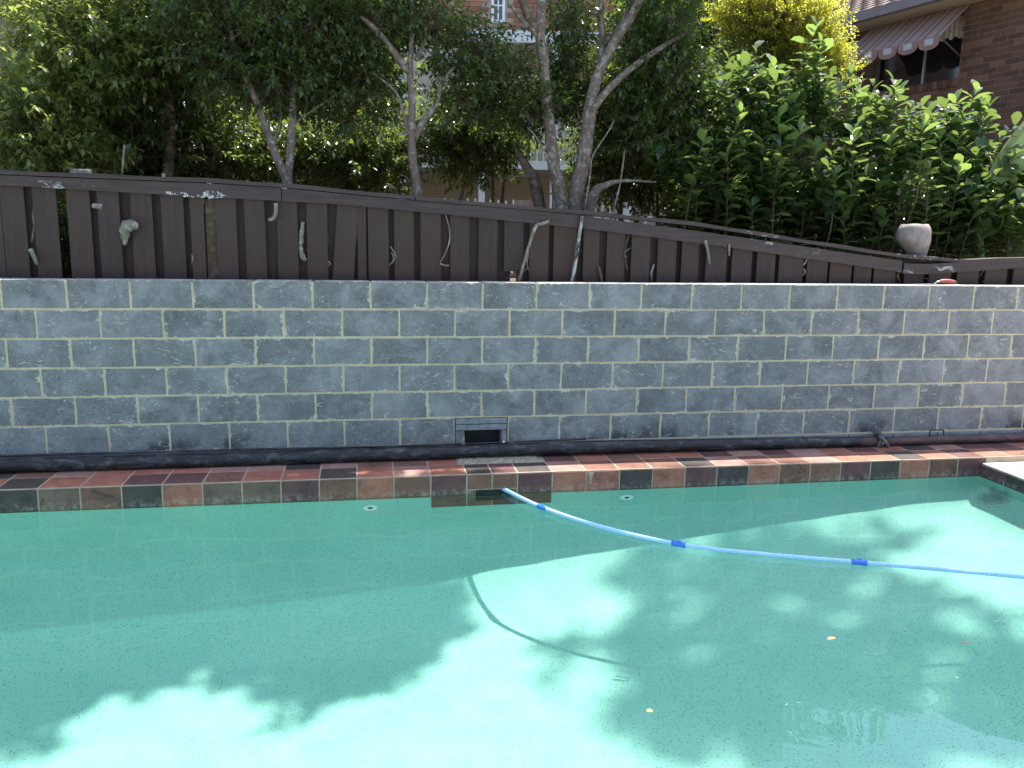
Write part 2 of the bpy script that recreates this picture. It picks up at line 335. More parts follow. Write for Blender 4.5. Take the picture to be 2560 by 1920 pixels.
water = b.build('water', MWATER); tag(water, kind='structure'); water.cycles.is_caustics_caster = True

# ------------------------------------------------------------------ block wall
wall = tag(empty('block_wall', (0, 0, 0)), 'charcoal concrete block wall with cream mortar between pool and fence', 'wall')
blk = []
for k in range(5):
    b = MB(); j = lambda s: random.uniform(-s, s); bw, bh = 0.194, 0.094
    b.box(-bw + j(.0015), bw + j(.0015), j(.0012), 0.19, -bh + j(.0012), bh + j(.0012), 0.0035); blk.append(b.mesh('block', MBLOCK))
HX0, HX1, HZ0, HZ1 = 2.662, 2.952, 0.03, 0.198                   # vent opening
for r in range(6):
    for k in range(-6, 24):
        x = 0.4 * k + (0.2 if r % 2 else 0) + 0.2
        if r == 5 and abs(x - 2.8) < 0.05: continue
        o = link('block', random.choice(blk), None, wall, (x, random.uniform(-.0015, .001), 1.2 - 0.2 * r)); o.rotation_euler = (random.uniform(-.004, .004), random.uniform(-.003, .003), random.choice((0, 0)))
b = MB(); X0, X1, F, BK = -2.6, 9.9, 0.0035, 0.187
b.box(X0, 2.6, F, BK, 0.0, 1.286).box(3.0, X1, F, BK, 0.0, 1.286).box(2.6, 3.0, F, BK, 0.296, 1.286).box(2.6, 3.0, 0.12, BK, 0.0, 0.296)
b.build('mortar', MMORT, wall)
slip = plain('grey_block_slip', (0.16, 0.17, 0.18), 0.85, 0.35, 14, 0.5)
def part_box(name, m, parent, *a, bev=0.003, rot=None):
    x0, x1, y0, y1, z0, z1 = a; c = ((x0 + x1) / 2, (y0 + y1) / 2, (z0 + z1) / 2); b = MB().box(x0 - c[0], x1 - c[0], y0 - c[1], y1 - c[1], z0 - c[2], z1 - c[2], bev)
    return b.build(name, m, parent, c, rot)
part_box('block_slip', slip, wall, 2.607, 2.992, -0.001, 0.118, 0.248, 0.291)
part_box('block_slip', slip, wall, 2.607, 2.992, -0.004, 0.118, 0.201, 0.243)
part_box('block_slip', slip, wall, 2.607, 2.66, 0.0, 0.118, 0.0, 0.196); part_box('block_slip', slip, wall, 2.953, 2.992, 0.0, 0.118, 0.0, 0.196)
part_box('vent_shade_back', MDARK, wall, 2.661, 2.952, 0.10, 0.117, 0.01, 0.2, bev=0)  # shade of the recess is put into this panel's colour
for k in range(-6, 25):                                           # thin course under the blocks
    x = 0.4 * k
    if 2.3 < x < 2.9: continue
    part_box('base_slip', slip, wall, x + .204, x + .596, -0.008 + random.uniform(-.002, .002), 0.06, 0.012, 0.092)
for x0, x1 in ((2.2, 2.6), (3.0, 3.4)): part_box('base_slip', slip, wall, x0 + .004, x1 - .004, -0.008, 0.06, 0.012, 0.092)

# ------------------------------------------------------------------ coping
cop = tag(empty('pool_coping', (0, 0, 0)), 'red brown quarry tile coping along the back edge of the pool', 'coping')
b = MB(); CX0, CX1 = -4.5, 9.6
b.box(CX0, 2.70, -0.4605, 0.003, -0.19, -0.0005).box(2.95, CX1, -0.4605, 0.003, -0.19, -0.0005).box(2.70, 2.95, -0.4605, 0.003, -0.116, -0.0005).box(2.70, 2.95, -0.2, 0.003, -0.19, -0.116)
b.build('grout_bed', MGROUT, cop)
jl = [0.138 + 0.25 * k for k in range(-17, 10)] + [2.638, 2.817, 2.996] + [3.246 + 0.247 * k for k in range(0, 25)]
jl = sorted(set(round(x, 3) for x in jl))
tcache = {}
def tilebox(w, d, h, m):
    key = (round(w, 3), d, h, m)
    if key not in tcache:
        tcache[key] = MB().box(-w / 2, w / 2, -d / 2, d / 2, -h / 2, h / 2, 0.003).mesh('tile', TILE[m])
    return tcache[key]
front = {0: 'dark', 1: 'grey', 2: 'brown', 3: 'dark', 4: 'red', 5: 'grey', 6: 'grey', 7: 'plum', 8: 'brown', 9: 'red', 10: 'brown'}
i0 = min(range(len(jl)), key=lambda i: abs(jl[i] + 0.112))
ftypes = ['brown', 'red', 'grey', 'plum', 'brown', 'dark', 'grey']
right_front = ['plum', 'red', 'red', 'dark', 'red', 'plum', 'dark', 'red', 'brown', 'brown', 'plum', 'dark', 'red', 'brown', 'plum', 'red', 'pink', 'red']
rtop = random.Random(5)
for i in range(len(jl) - 1):
    x0, x1 = jl[i] + .005, jl[i + 1] - .005; w = x1 - x0; xc = (x0 + x1) / 2; sk = 2.63 < xc < 3.0
    if xc > 3.0: ft = right_front[min(len(right_front) - 1, int(round((xc - 3.121) / .247)))]
    elif sk: ft = 'brown'
    else: ft = front.get(i - i0 + 1, rtop.choice(ftypes))
    h = 0.104 if sk else 0.18
    if xc < 6.75:
        o = link('tile', tilebox(w, 0.02, h, ft), None, cop, (xc, -0.4535 - random.uniform(0, .0015), -0.006 - h / 2)); o.cycles.is_caustics_receiver = True
    for y0, y1 in ((-0.449, -0.222), (-0.214, 0.0)):
        tt = rtop.choices(['red', 'pink', 'plum', 'brown', 'dark'], [5, 3, 3, 2, 1.2] if xc < 3 else [4, 2, 3.5, 3, 1])[0]
        if y0 > -0.3 and 2.6 < xc < 3.22: continue
        o = link('tile', tilebox(w, round(y1 - y0, 3), 0.02, tt), None, cop, (xc, (y0 + y1) / 2, -0.008 + random.uniform(-.001, .001))); o.rotation_euler = (0, random.uniform(-.004, .004), 0)
# second row of tiles round the skimmer, under water
for x0, x1, c in ((2.394, 2.633, 'brown'), (3.0, 3.241, 'brown')):
    o = link('tile', tilebox(x1 - x0, 0.02, 0.21, c), None, cop, ((x0 + x1) / 2, -0.4545, -0.298)); o.cycles.is_caustics_receiver = True
for x0, x1, c in ((2.643, 2.812, 'brown'), (2.822, 2.991, 'plum')):
    o = link('tile', tilebox(x1 - x0, 0.02, 0.09, c), None, cop, ((x0 + x1) / 2, -0.4545, -0.358)); o.cycles.is_caustics_receiver = True
MB().box(2.389, 2.70, -0.456, -0.446, -0.405, -0.115).box(2.95, 3.246, -0.456, -0.446, -0.405, -0.115).box(2.70, 2.95, -0.456, -0.446, -0.405, -0.31).build('grout_bed', MGROUT, cop)
part_box('skimmer_cheek', TILE['grey'], cop, 2.643, 2.70, -0.463, -0.445, -0.308, -0.117); part_box('skimmer_cheek', TILE['grey'], cop, 2.95, 2.991, -0.463, -0.445, -0.308, -0.117)
bb = MB().box(2.70, 2.95, -0.463, -0.20, -0.312, -0.302); bb.build('skimmer_floor', TILE['brown'], cop)
part_box('skimmer_shade_panel', MDARK, cop, 2.68, 2.97, -0.4575, -0.452, -0.30, -0.12, bev=0)  # dark sheet across the mouth, painted for the shade inside
# rubble patch where the skimmer lid was taken off
b = MB(); nxp, nyp = 60, 22
for j in range(nyp):
    for i in range(nxp):
        e = min(i, nxp - 1 - i, j, nyp - 1 - j) / 3
        b.v.append((2.60 + 0.62 * i / (nxp - 1), -0.222 + 0.215 * j / (nyp - 1), 0.001 + min(1, e) * (0.004 + random.uniform(0, 0.008))))
b.f = [(j * nxp + i, j * nxp + i + 1, (j + 1) * nxp + i + 1, (j + 1) * nxp + i) for j in range(nyp - 1) for i in range(nxp - 1)]; b.sm = [False] * len(b.f)
b.build('rubble_patch', MCONC, cop)
MDRIP = plain('white_paint_drip', (.6, .6, .56), .6, .1, 20, .2)
for dx, l in ((-.022, .02), (-.008, .055), (0.0, .085), (.008, .04), (.02, .018)):
    q = aty(1478, 1174, -0.466); MB().tube([(q[0] + dx, -0.4645, -0.016), (q[0] + dx + .001, -0.4648, -0.016 - l * .6), (q[0] + dx, -0.4645, -0.016 - l)], [.005, .0035, .002], 6, 2, .2, flat=.4).build('paint_drip', MDRIP, cop)
# right hand coping, a step lower
rc = tag(empty('pool_coping', (6.7, -1.5, 0)), 'pale sunlit coping turning along the short right end of the pool', 'coping')
b = MB().box(-0.035, 0.9, -3.3, 1.035, -0.19, -0.056); b.build('grout_bed', MGROUT, rc)
MPALE = m_tile('pale_coping_tile', (0.50, 0.44, 0.36), 0.15)
for k in range(14):
    y1 = 1.035 - 0.25 * k; y0 = y1 - 0.24
    for x0, x1 in ((-0.038, 0.205), (0.213, 0.455), (0.463, 0.7)): part_box('tile', MPALE, rc, x0, x1, y0, y1, -0.06, -0.046)
    o = part_box('tile', TILE[random.choice(['plum', 'dark', 'brown', 'brown'])], rc, -0.044, -0.03, y0, y1, -0.185, -0.063); o.cycles.is_caustics_receiver = True
# near and left copings close the pool
for nm, lab, args in (('pool_coping', 'red quarry tile coping along the near edge of the pool', (PX0 - .4, PX1 + .5, PY0 - 0.45, PY0)), ('pool_coping', 'red quarry tile coping along the left end of the pool', (PX0 - 0.45, PX0, PY0 + .002, PY1 - .002))):
    e = tag(empty(nm, (args[0], args[2], 0)), lab, 'coping'); x0, x1, y0, y1 = args
    MB().box(0, x1 - x0, 0, y1 - y0, -0.19, -0.012).build('grout_bed', MGROUT, e)
    alongx = (x1 - x0) > (y1 - y0); L = (x1 - x0) if alongx else (y1 - y0)
    for k in range(int(L / 0.25)):
        a0, a1 = k * 0.25 + .005, k * 0.25 + .245
        t = 'red' if k % 3 else 'plum'
        if alongx: part_box('tile', TILE[t], e, a0, a1, 0.004, y1 - y0 + .004, -0.012, 0.0)
        else: part_box('tile', TILE[t], e, 0.004, x1 - x0 + .004, a0, a1, -0.012, 0.0)

# ------------------------------------------------------------------ pipes on the coping
p = tag(empty('black_pipe', (0, -0.06, 0)), 'long black poly pipe lying on the coping against the block wall', 'pipe')
MB().tube([(-4.0, -.015, .05), (-1, -.01, .056), (0.5, -.012, .049), (1.6, 0, .049), (2.6, .002, .054), (3.6, .004, .062), (4.6, .006, .054), (5.4, .004, .048), (6.02, 0, .043)], [.051, .051, .050, .050, .049, .048, .045, .042, .038], 18, 7, 0.004).build('pipe_body', MBLACKP, p)
MB().tube([(-4.0, .03, .103), (0.3, .035, .105), (2.2, .04, .10), (3.6, .04, .115)], [.008, .008, .007, .006], 8, 6).build('cable', MBLACKP, p)
rp = tag(empty('rusty_pipe', (6.0, -0.06, 0)), 'rusty brown metal pipe clamped onto the end of the black pipe', 'pipe')
MB().tube([(-0.14, 0, .043), (0.0, 0, .043), (0.06, 0, .042)], [.039, .039, .037], 18, 3, .01).build('sleeve', MRUSTP, rp)
MB().tube([(0.05, 0, .040), (1.0, 0, .042), (2.2, -.01, .044), (3.6, -.01, .045)], .034, 18, 6, .012).build('pipe_body', MRUSTP, rp)
MCLAMP = m_pipe('corroded_clamp', (0.05, 0.04, 0.035), (0.30, 0.28, 0.26))
cl = MB()
for k, xx in enumerate((0.015, 0.045)): cl.tube([(xx + .012 * math.sin(a), .048 * math.cos(a), .043 + .048 * math.sin(a)) for a in np.linspace(0, 2 * math.pi, 15)], .011, 7, 1, .25)
clo = cl.build('clamp_ring', MCLAMP, rp)
MB().tube([(0.0, -.03, .10), (.03, -.045, .085), (.075, -.05, .03), (.09, -.055, .012)], [.012, .016, .018, .012], 8, 3, .3).build('clamp_bolt', MCLAMP, rp)
MB().tube([(-.02, 0, .10), (0.0, .0, .118), (.035, -.01, .112), (.05, -.03, .095)], [.009, .013, .013, .01], 8, 3, .2).build('clamp_ear', MCLAMP, rp)
MB().tube([(.49, .0, .07), (.492, .0, .115), (.51, .0, .122), (.60, .0, .122), (.616, .0, .115), (.618, .0, .07)], .0055, 8, 2).build('wire_loop', MBLACKP, rp)
o = part_box('timber_offcut', MPALEWOOD, None, -0.012, 0.012, -0.008, 0.008, -0.06, 0.06, rot=(0, -0.06, 0)); o.location = (2.66, -0.022, 0.145); tag(o, 'small grey timber offcut propped at the side of the wall vent', 'offcut')
o = part_box('tile_chip', plain('white_chip', (0.7, 0.7, 0.66), 0.6, .1), None, -0.009, 0.009, -0.006, 0.006, -0.008, 0.008); o.location = (2.967, -0.02, 0.110); tag(o, 'tiny white chip sitting on the pipe by the wall vent', 'chip')

# ------------------------------------------------------------------ fence
fence = tag(empty('timber_fence', (3, 0.3, 1.0)), 'dark brown paling fence with sagging top rail behind the block wall', 'fence')
FO = np.array((3, 0.3, 1.0))
ftx = [-3, -0.452, 0.926, 1.421, 2.36, 3.57, 4.503, 5.293, 5.907, 6.331, 6.935, 7.473, 9.5]; ftz = [2.04, 2.007, 1.987, 1.967, 1.9, 1.828, 1.759, 1.657, 1.58, 1.531, 1.498, 1.524, 1.56]
rbx = [-3, -0.461, 0.377, 1.819, 2.815, 3.574, 4.512, 5.422, 6.307, 6.328, 7.486, 9.5]; rbz = [1.945, 1.91, 1.878, 1.831, 1.756, 1.696, 1.598, 1.491, 1.386, 1.36, 1.437, 1.54]
top = lambda x: float(np.interp(x, ftx, ftz)); rbot = lambda x: float(np.interp(x, rbx, rbz))
def strip(xs, zf0, zf1, y0, y1):
    b = MB(); n = len(xs)
    for x in xs:
        z0, z1 = zf0(x), zf1(x); b.v += [(x - FO[0], y0 - FO[1], z0 - FO[2]), (x - FO[0], y0 - FO[1], z1 - FO[2]), (x - FO[0], y1 - FO[1], z1 - FO[2]), (x - FO[0], y1 - FO[1], z0 - FO[2])]
    for i in range(n - 1):
        for k in range(4): b.f.append((i * 4 + k, (i + 1) * 4 + k, (i + 1) * 4 + (k + 1) % 4, i * 4 + (k + 1) % 4))
    b.f += [(0, 1, 2, 3), tuple((n - 1) * 4 + k for k in (3, 2, 1, 0))]; b.sm = [False] * len(b.f); return b
# cap boards
for a, c, dz in ((-3, 2.325, 0.0), (2.333, 7.9, -0.002), (7.905, 9.5, 0.004)):
    xs = np.linspace(a, c, max(4, int((c - a) / .12))); strip(xs, lambda x: top(x) - 0.028 + dz, lambda x: top(x) + dz + 0.003 * math.sin(9 * x), 0.235, 0.375).build('cap_board', MRAIL, fence)
# rails
for a, c, dz in ((-3, 1.385, 0), (1.39, 6.30, 0.0)):
    xs = np.linspace(a, c, int((c - a) / .15)); strip(xs, lambda x: rbot(x) + dz, lambda x: min(top(x) - 0.034, rbot(x) + 0.092 + dz), 0.243 if a < 0 else 0.246, 0.277).build('rail', MRAIL, fence)
xs = np.linspace(6.315, 9.5, 16); strip(xs, rbot, lambda x: rbot(x) + 0.082, 0.238, 0.272).build('rail', MRAIL, fence)
xs = np.linspace(-3, 9.5, 70); strip(xs, lambda x: rbot(x) + 0.01, lambda x: min(top(x) - .034, rbot(x) + 0.09), 0.302, 0.335).build('back_rail', MFENCE, fence)
pl = [(-130, -75), (-45, 14), (15, 74), (94, 153), (178, 236), (254, 309), (335, 389), (409, 465), (482, 516), (544, 596), (617, 668), (695, 746), (768, 820), (821, 874), (895, 917), (922, 973), (987, 1036), (1052, 1103), (1126, 1174), (1195, 1242), (1260, 1308),
      (1323, 1371), (1383, 1440), (1457, 1497), (1514, 1560), (1576, 1623), (1643, 1690), (1702, 1745), (1763, 1815), (1828, 1878), (1891, 1937), (1947, 2008), (2017, 2069), (2075, 2130), (2136, 2180), (2186, 2240), (2262, 2310), (2325, 2380), (2395, 2450), (2465, 2520), (2535, 2590), (2608, 2660), (2680, 2735)]
edges = []
for i, (a, c) in enumerate(pl):
    x0 = aty(a, 660, 0.285)[0]; x1 = aty(c, 660, 0.285)[0]; edges.append((x0, x1)); xm = (x0 + x1) / 2; w = x1 - x0
    zt = min(rbot(xm) + 0.03, top(xm) - .05); zb = 1.365 if i == 20 else 0.95
    b = MB().box(-w / 2, w / 2, -0.009, 0.009, zb - 0.95, zt - 0.95, 0.002)
    lean = 0.082 if i == 13 else random.uniform(-.006, .006)
    o = b.build('paling', MFENCE, fence, (xm - FO[0], 0.288 - FO[1] + random.uniform(-.003, .003), 0.95 - FO[2]), (random.uniform(-.004, .004), lean, random.uniform(-.02, .02)))
for i in range(len(edges) - 1):
    g0, g1 = edges[i][1], edges[i + 1][0]; xm = (g0 + g1) / 2 + random.uniform(-.012, .012)
    if i in (3,): continue
    w = 0.15 if i not in (8, 11) else 0.09; zt = rbot(xm) + 0.02
    b = MB().box(-w / 2, w / 2, -0.009, 0.009, 0, zt - 0.95, 0.002); b.build('paling', MFENCE, fence, (xm - FO[0], 0.349 - FO[1], 0.95 - FO[2]), (0, random.uniform(-.008, .008), 0))
OLDW = m_bark('old_bare_timber', (0.05, 0.035, 0.025), (0.09, 0.065, 0.045), (0.13, 0.10, 0.075))
xw = aty(529, 620, 0.295)[0]; part = MB().box(-0.036, 0.036, -0.01, 0.01, 0, 0.90, .002).build('bare_batten', OLDW, fence, (xw - FO[0], 0.318 - FO[1], -0.05)); part['label'] = 'unpainted brown batten between palings'
# weathered post with flaking paint in front of the rail
pa = aty(1455, 540, 0.23); pb = aty(1425, 735, 0.235)
MFLAKE = plain('flaking', (0.05, 0.045, 0.045), 0.8)
def flake():
    n = NT('flaking_pale_paint'); P = n.co(); Q = n.scale(P, (1, 1, 0.3)); f = n.step(n.noise(Q, 22, 5, 0.75, .4), 0.47, 0.52)
    n.bump(f, 0.6, 0.004); return n.set(n.mix(f, (0.035, 0.03, 0.03), (0.34, 0.36, 0.34)), 0.8, 0.3)
MFLAKE = flake()
MB().tube([pb - FO, (pa + pb) / 2 - FO + np.array((.004, 0, 0)), pa - FO], [.030, .026, .022], 9, 4, .1, flat=.5).build('split_post', MFLAKE, fence)
# paint scars: thin flakes on the rail
for px, py, wpx, hpx in ((437, 483, 56, 10), (530, 487, 62, 20), (480, 490, 70, 8), (525, 458, 16, 5), (712, 470, 18, 6)):
    q = aty(px, py, 0.2435 if py > 475 else 0.234); b = MB(); k = 12; W2, H2 = wpx / 330 / 2, hpx / 330 / 2
    ring = [(math.cos(a) * W2 * random.uniform(.6, 1.1), 0, math.sin(a) * H2 * random.uniform(.5, 1.2)) for a in np.linspace(0, 2 * math.pi, 2 * k, endpoint=False)]
    vs = ring + [(x, -.0018, z) for x, _, z in ring]; nn = len(ring)
    b.add(vs, [tuple(range(nn, 2 * nn))] + [(i, (i + 1) % nn, nn + (i + 1) % nn, nn + i) for i in range(nn)])
    b.build('paint_flake', MFLAKE, fence, tuple(q - FO + np.array((0, -.001, 0))), (0, 0.04, 0))
# sticks and dead stems poking out of the fence
def stick(name, label, cat, pts, Y, rad, m, n=7, res=4, wob=.12, group=None):
    w = []
    for q in pts: w.append(aty(q[0], q[1], q[2] if len(q) > 2 else Y))
    c = w[0]; b = MB().tube([x - c for x in w], rad, n, res, wob); return tag(b.build(name, m, None, tuple(c)), label, cat, group)
stick('dead_stem', 'long bent pale grey green stem leaning out of the fence', 'stick', [(1296, 705), (1312, 650), (1328, 595), (1341, 564), (1352, 560), (1373, 553)], 0.225, [.012, .012, .012, .013, .012, .013], MPALEWOOD)
stick('dead_stem', 'thick broken cactus like stump sticking out between two palings', 'stick', [(312, 612, .27), (313, 590, .25), (316, 570, .22), (326, 562, .2), (345, 566, .19)], 0.25, [.012, .028, .04, .04, .018], MPALEWOOD, 9, 4, .25)
stick('dead_stem', 'pale curled hook of dead stem hanging under the fence rail', 'stick', [(689, 508), (690, 525), (687, 541), (678, 549), (671, 547)], 0.23, [.014, .014, .014, .013, .011], MPALEWOOD)
stick('dead_stem', 'frayed pale bark strip hanging in a gap beside the curled hook', 'stick', [(757, 555, .28), (754, 590, .28), (752, 615, .28), (756, 640, .28), (764, 652, .28)], 0.27, [.012, .018, .014, .02, .012], MPALEWOOD, 7, 4, .35)
stick('dead_stem', 'grey dry stick slanting across the first gap of the fence', 'stick', [(76, 622, .25), (84, 640, .25), (93, 662, .25)], 0.25, [.016, .015, .012], MPALEWOOD)
stick('dead_stem', 'thin peeling bark ribbon hanging above the slanting dry stick', 'stick', [(90, 502, .335), (84, 540, .335), (86, 560, .335), (79, 605, .335)], 0.27, [.006, .011, .008, .01], MPALEWOOD, 6, 4, .3)
stick('dead_stem', 'short pale stub lying across a gap under the rail', 'stick', [(234, 514, .30), (254, 517, .27)], .28, [.02, .02], MPALEWOOD, 8, 2, .1)
stick('vine', 'thin wavy vine hanging in a fence gap past the skewed paling', 'stick', [(1113, 533, .27), (1123, 570, .27), (1124, 600, .27), (1115, 630, .27), (1101, 655, .27)], .3, .005, MPALEWOOD, 6, 4)
stick('dead_stem', 'small forked twig below the wavy vine', 'stick', [(1100, 659, .27), (1110, 663, .27), (1123, 664, .27)], .3, [.008, .008, .006], MPALEWOOD, 6, 3)
stick('dead_stem', 'short brown root hook low on the fence past the flaking post', 'stick', [(1494, 668, .27), (1498, 672, .26), (1502, 690, .25), (1505, 706, .25)], .3, [.010, .012, .012, .01], MSTEM, 7, 3)
stick('vine', 'thin dark vine bowing across a gap past the root hook', 'stick', [(1575, 582, .27), (1565, 610, .27), (1561, 640, .27), (1569, 675, .27)], .3, .005, MSTEM, 6, 4)
stick('dead_stem', 'straight pale stick hanging below the sloping rail', 'stick', [(1763, 601), (1770, 630), (1774, 661)], .235, [.013, .011, .009], MPALEWOOD, 7, 2)
stick('dead_stem', 'second shorter stick hanging below the sloping rail', 'stick', [(1823, 611), (1823, 640)], .235, [.008, .007], MPALEWOOD, 6, 2)
stick('garden_stake', 'thin upright cane standing behind the fence near the grey stump', 'stick', [(304, 450), (311, 362)], .45, [.007, .006], MPALEWOOD, 6, 2)
for q in range(4): stick('twig', 'dry brown twig in the heap under the broken short paling', 'stick', [(1262 + 4 * q, 700 - 6 * q, .30), (1284 + 5 * q, 690 + 3 * q, .27), (1306, 700 - 8 * (q % 2), .26)], .3, [.006, .006, .004], MSTEM, 6, 2, group='twigs under the broken paling')
rr = random.Random(21)
for k in range(16):
    i = rr.choice([j for j in range(2, 40) if j not in (3, 8, 11)]); gx_ = (pl[i][1] + pl[i + 1][0]) / 2; y0 = rr.uniform(540, 640) + .035 * gx_; y0 = min(y0, 690); L_ = rr.uniform(18, 60); y1 = min(y0 + L_, 706)
    stick('twig', 'dry twig caught in one of the narrow gaps between fence palings', 'stick', [(gx_ + rr.uniform(-9, 9), y0, .30), (gx_ + rr.uniform(-10, 10), (y0 + y1) / 2, .275), (gx_ + rr.uniform(-12, 12), y1, .29)], .29, [rr.uniform(.003, .008), rr.uniform(.004, .009), rr.uniform(.002, .005)], rr.choice((MPALEWOOD, MSTEM, MPALEWOOD)), 6, 4, .2, 'dry twigs caught in the fence gaps')
# weathered post stub behind the fence
q = aty(203, 430, 0.42); o = MB().box(-.062, .062, -.04, .04, -.9, .018, .004).build('post_stub', MPALEWOOD, None, tuple(q)); tag(o, 'weathered grey post stub showing just above the fence cap', 'post')
q = aty(409, 440, 0.42); o = MB().box(-.012, .012, -.012, .012, -.9, .02, .003).build('post_stub', MPALEWOOD, None, tuple(q)); tag(o, 'slim grey stake end showing just above the fence cap', 'post')

# ------------------------------------------------------------------ pot on the fence, trowel
MPOT = NT('stained_stone_shell'); P_ = MPOT.co(); c_ = MPOT.mix(MPOT.step(MPOT.noise(P_, 9, 5, .7), .35, .7), (0.17, 0.14, 0.125), (0.28, 0.24, 0.22)); c_ = MPOT.mix(MPOT.math('MULTIPLY', MPOT.step(MPOT.noise(P_, 7, 5, .7, 1), .48, .60), .7), c_, (0.13, 0.12, 0.14)); MPOT.bump(MPOT.noise(P_, 30, 4), .3, .005); MPOT = MPOT.set(c_, .7, .3)
b = MB(); rings = 16; seg = 26
for i in range(rings):
    t = i / (rings - 1)
    z = -0.15 + 0.345 * t; r = 0.010 + 0.148 * min(1, t / .62) ** 0.8 * (1 if t < .62 else math.sqrt(max(0.0, 1 - ((t - .62) / .47) ** 4)))
    cx = 0.085 * (1 - min(1, t / .7)) ** 1.2
    for k in range(seg):
        a = 2 * math.pi * k / seg; fold = 1 + 0.05 * math.cos(6 * a) * (1 - t) ** 1.5 + .02 * math.sin(3 * a + 2 * t)
        b.v.append((cx + r * fold * math.cos(a) * (1.0 if math.cos(a) < 0 else 0.80), r * fold * math.sin(a) * .8, z + .006 * math.cos(3 * a) * t * t))
b.f = [(i * seg + k, i * seg + (k + 1) % seg, (i + 1) * seg + (k + 1) % seg, (i + 1) * seg + k) for i in range(rings - 1) for k in range(seg)]
b.f += [tuple((rings - 1) * seg + k for k in range(seg)), tuple(range(seg - 1, -1, -1))]
b.sm = [True] * len(b.f)
q = aty(2284, 620, 0.43); o = b.build('stone_cone', MPOT, None, tuple(q)); tag(o, 'pale pinkish grey cone shaped pot wedged behind the low end of the fence', 'pot')
tw = tag(empty('trowel', (6.52, 0.10, 1.2945)), 'trowel with red handle left lying on top of the block wall', 'trowel')
MRED = plain('worn_red_handle', (0.28, 0.06, 0.045), 0.5, .3, 20, .1); MSTEEL = plain('dull_steel', (0.38, 0.38, 0.38), 0.4, .2, 10, .1, 0.8)
MB().tube([(.03, 0, .026), (.05, 0, .030), (.10, 0, .031), (.155, 0, .026), (.165, 0, .022)], [.012, .0155, .0165, .0145, .009], 12, 3).build('handle', MRED, tw)
MB().tube([(.165, 0, .022), (.178, 0, .020)], [.014, .012], 12).build('end_cap', MBLACKP, tw)
MB().tube([(.035, 0, .027), (.012, 0, .026), (-.006, 0, .012), (-.02, 0, .006)], [.0085, .007, .006, .005], 8, 3).build('tang', MSTEEL, tw)
b = MB().add([(-.02, -.05, .003), (-.02, .05, .003), (-.22, 0, .003), (-.02, -.05, .005), (-.02, .05, .005), (-.22, 0, .005)], [(0, 1, 2), (3, 5, 4), (0, 3, 4, 1), (1, 4, 5, 2), (2, 5, 3, 0)]); b.build('blade', MSTEEL, tw)
stick('cable', 'thin dark cable looping over the back of the block wall by the trowel', 'cable', [(2285, 688, .29), (2315, 697, .24), (2335, 711, .2), (2350, 722, .185)], .2, .005, MBLACKP, 6, 4)

# ------------------------------------------------------------------ hose
hs = tag(empty('pool_hose', (2.906, -0.45, WZ)), 'pale blue ribbed cleaner hose floating out from the skimmer', 'hose'); HO = np.array((2.906, -0.45, WZ))
ctrl = [(2.86, -0.30, -0.130), (2.90, -0.455, -0.118), (3.075, -0.85, -0.119), (3.36, -1.24, -0.1245), (3.751, -1.603, -0.1245), (4.2, -1.82, -0.1245), (4.66, -1.994, -0.1245), (5.442, -2.303, -0.1245), (6.1, -2.62, -0.1245), (6.5, -2.95, -0.1245)]
pp, _ = catmull([np.array(c) for c in ctrl], 1.0, 40)
# even spacing
seg_l = np.cumsum([0] + [np.linalg.norm(pp[i + 1] - pp[i]) for i in range(len(pp) - 1)]); total = seg_l[-1]; PPa = np.array(pp)
s_ = np.arange(0, total, 0.0045); hp = np.stack([np.interp(s_, seg_l, PPa[:, k]) for k in range(3)], 1)
MH = plain('pale_blue_plastic', (0.34, 0.56, 0.78), 0.32, .08, 6, 0, 0, .5); MHC = plain('blue_cuff_plastic', (0.03, 0.16, 0.62), 0.35, .1, 6, 0)
rad = [0.0112 + (0.0020 if (i % 4) in (0, 1) else 0) if s_[i] > 1.75 else 0.0145 - .0012 * s_[i] for i in range(len(s_))]
MB().tube([x - HO for x in hp], rad, 14).build('hose_body', MH, hs)
for cx, cy in ((3.088, -0.875), (3.751, -1.603), (4.66, -1.994)):
    i = int(np.argmin((hp[:, 0] - cx) ** 2 + (hp[:, 1] - cy) ** 2)); sl_ = [hp[k] - HO for k in range(i - 9, i + 10, 3)]
    cu = MB().tube(sl_, [.0165, .0175, .0165, .0165, .0165, .0175, .0165], 16).build('cuff', MHC, hs)
    MB().tube([sl_[2] + np.array((0, 0, .015)), sl_[3] + np.array((0, 0, .019)), sl_[4] + np.array((0, 0, .015))], [.004, .005, .004], 6).build('cuff_clip', MHC, cu)

# return fittings on the pool wall, floating leaves
MWHT = plain('white_plastic', (0.78, 0.8, 0.78), 0.4, .05, 6, 0)
for x in (1.975, 3.80):
    e = tag(empty('return_fitting', (x, -0.458, -0.36)), 'round white water return fitting set in the pool wall below the tiles', 'fitting', 'white return fittings in the pool wall')
    ring = MB(); vs = []; nn = 28
    for r, y in ((.02, -.008), (.034, -.014), (.048, -.012), (.052, .004)):
        vs += [(r * math.cos(2 * math.pi * k / nn), y, r * math.sin(2 * math.pi * k / nn)) for k in range(nn)]
    ring.add(vs, [(j * nn + k, j * nn + (k + 1) % nn, (j + 1) * nn + (k + 1) % nn, (j + 1) * nn + k) for j in range(3) for k in range(nn)], True); rr = ring.build('flange', MWHT, e); rr.cycles.is_caustics_receiver = True
    MB().tube([(0, -.006, 0), (0, .03, 0)], .0195, 16).build('nozzle', MDARK, e)
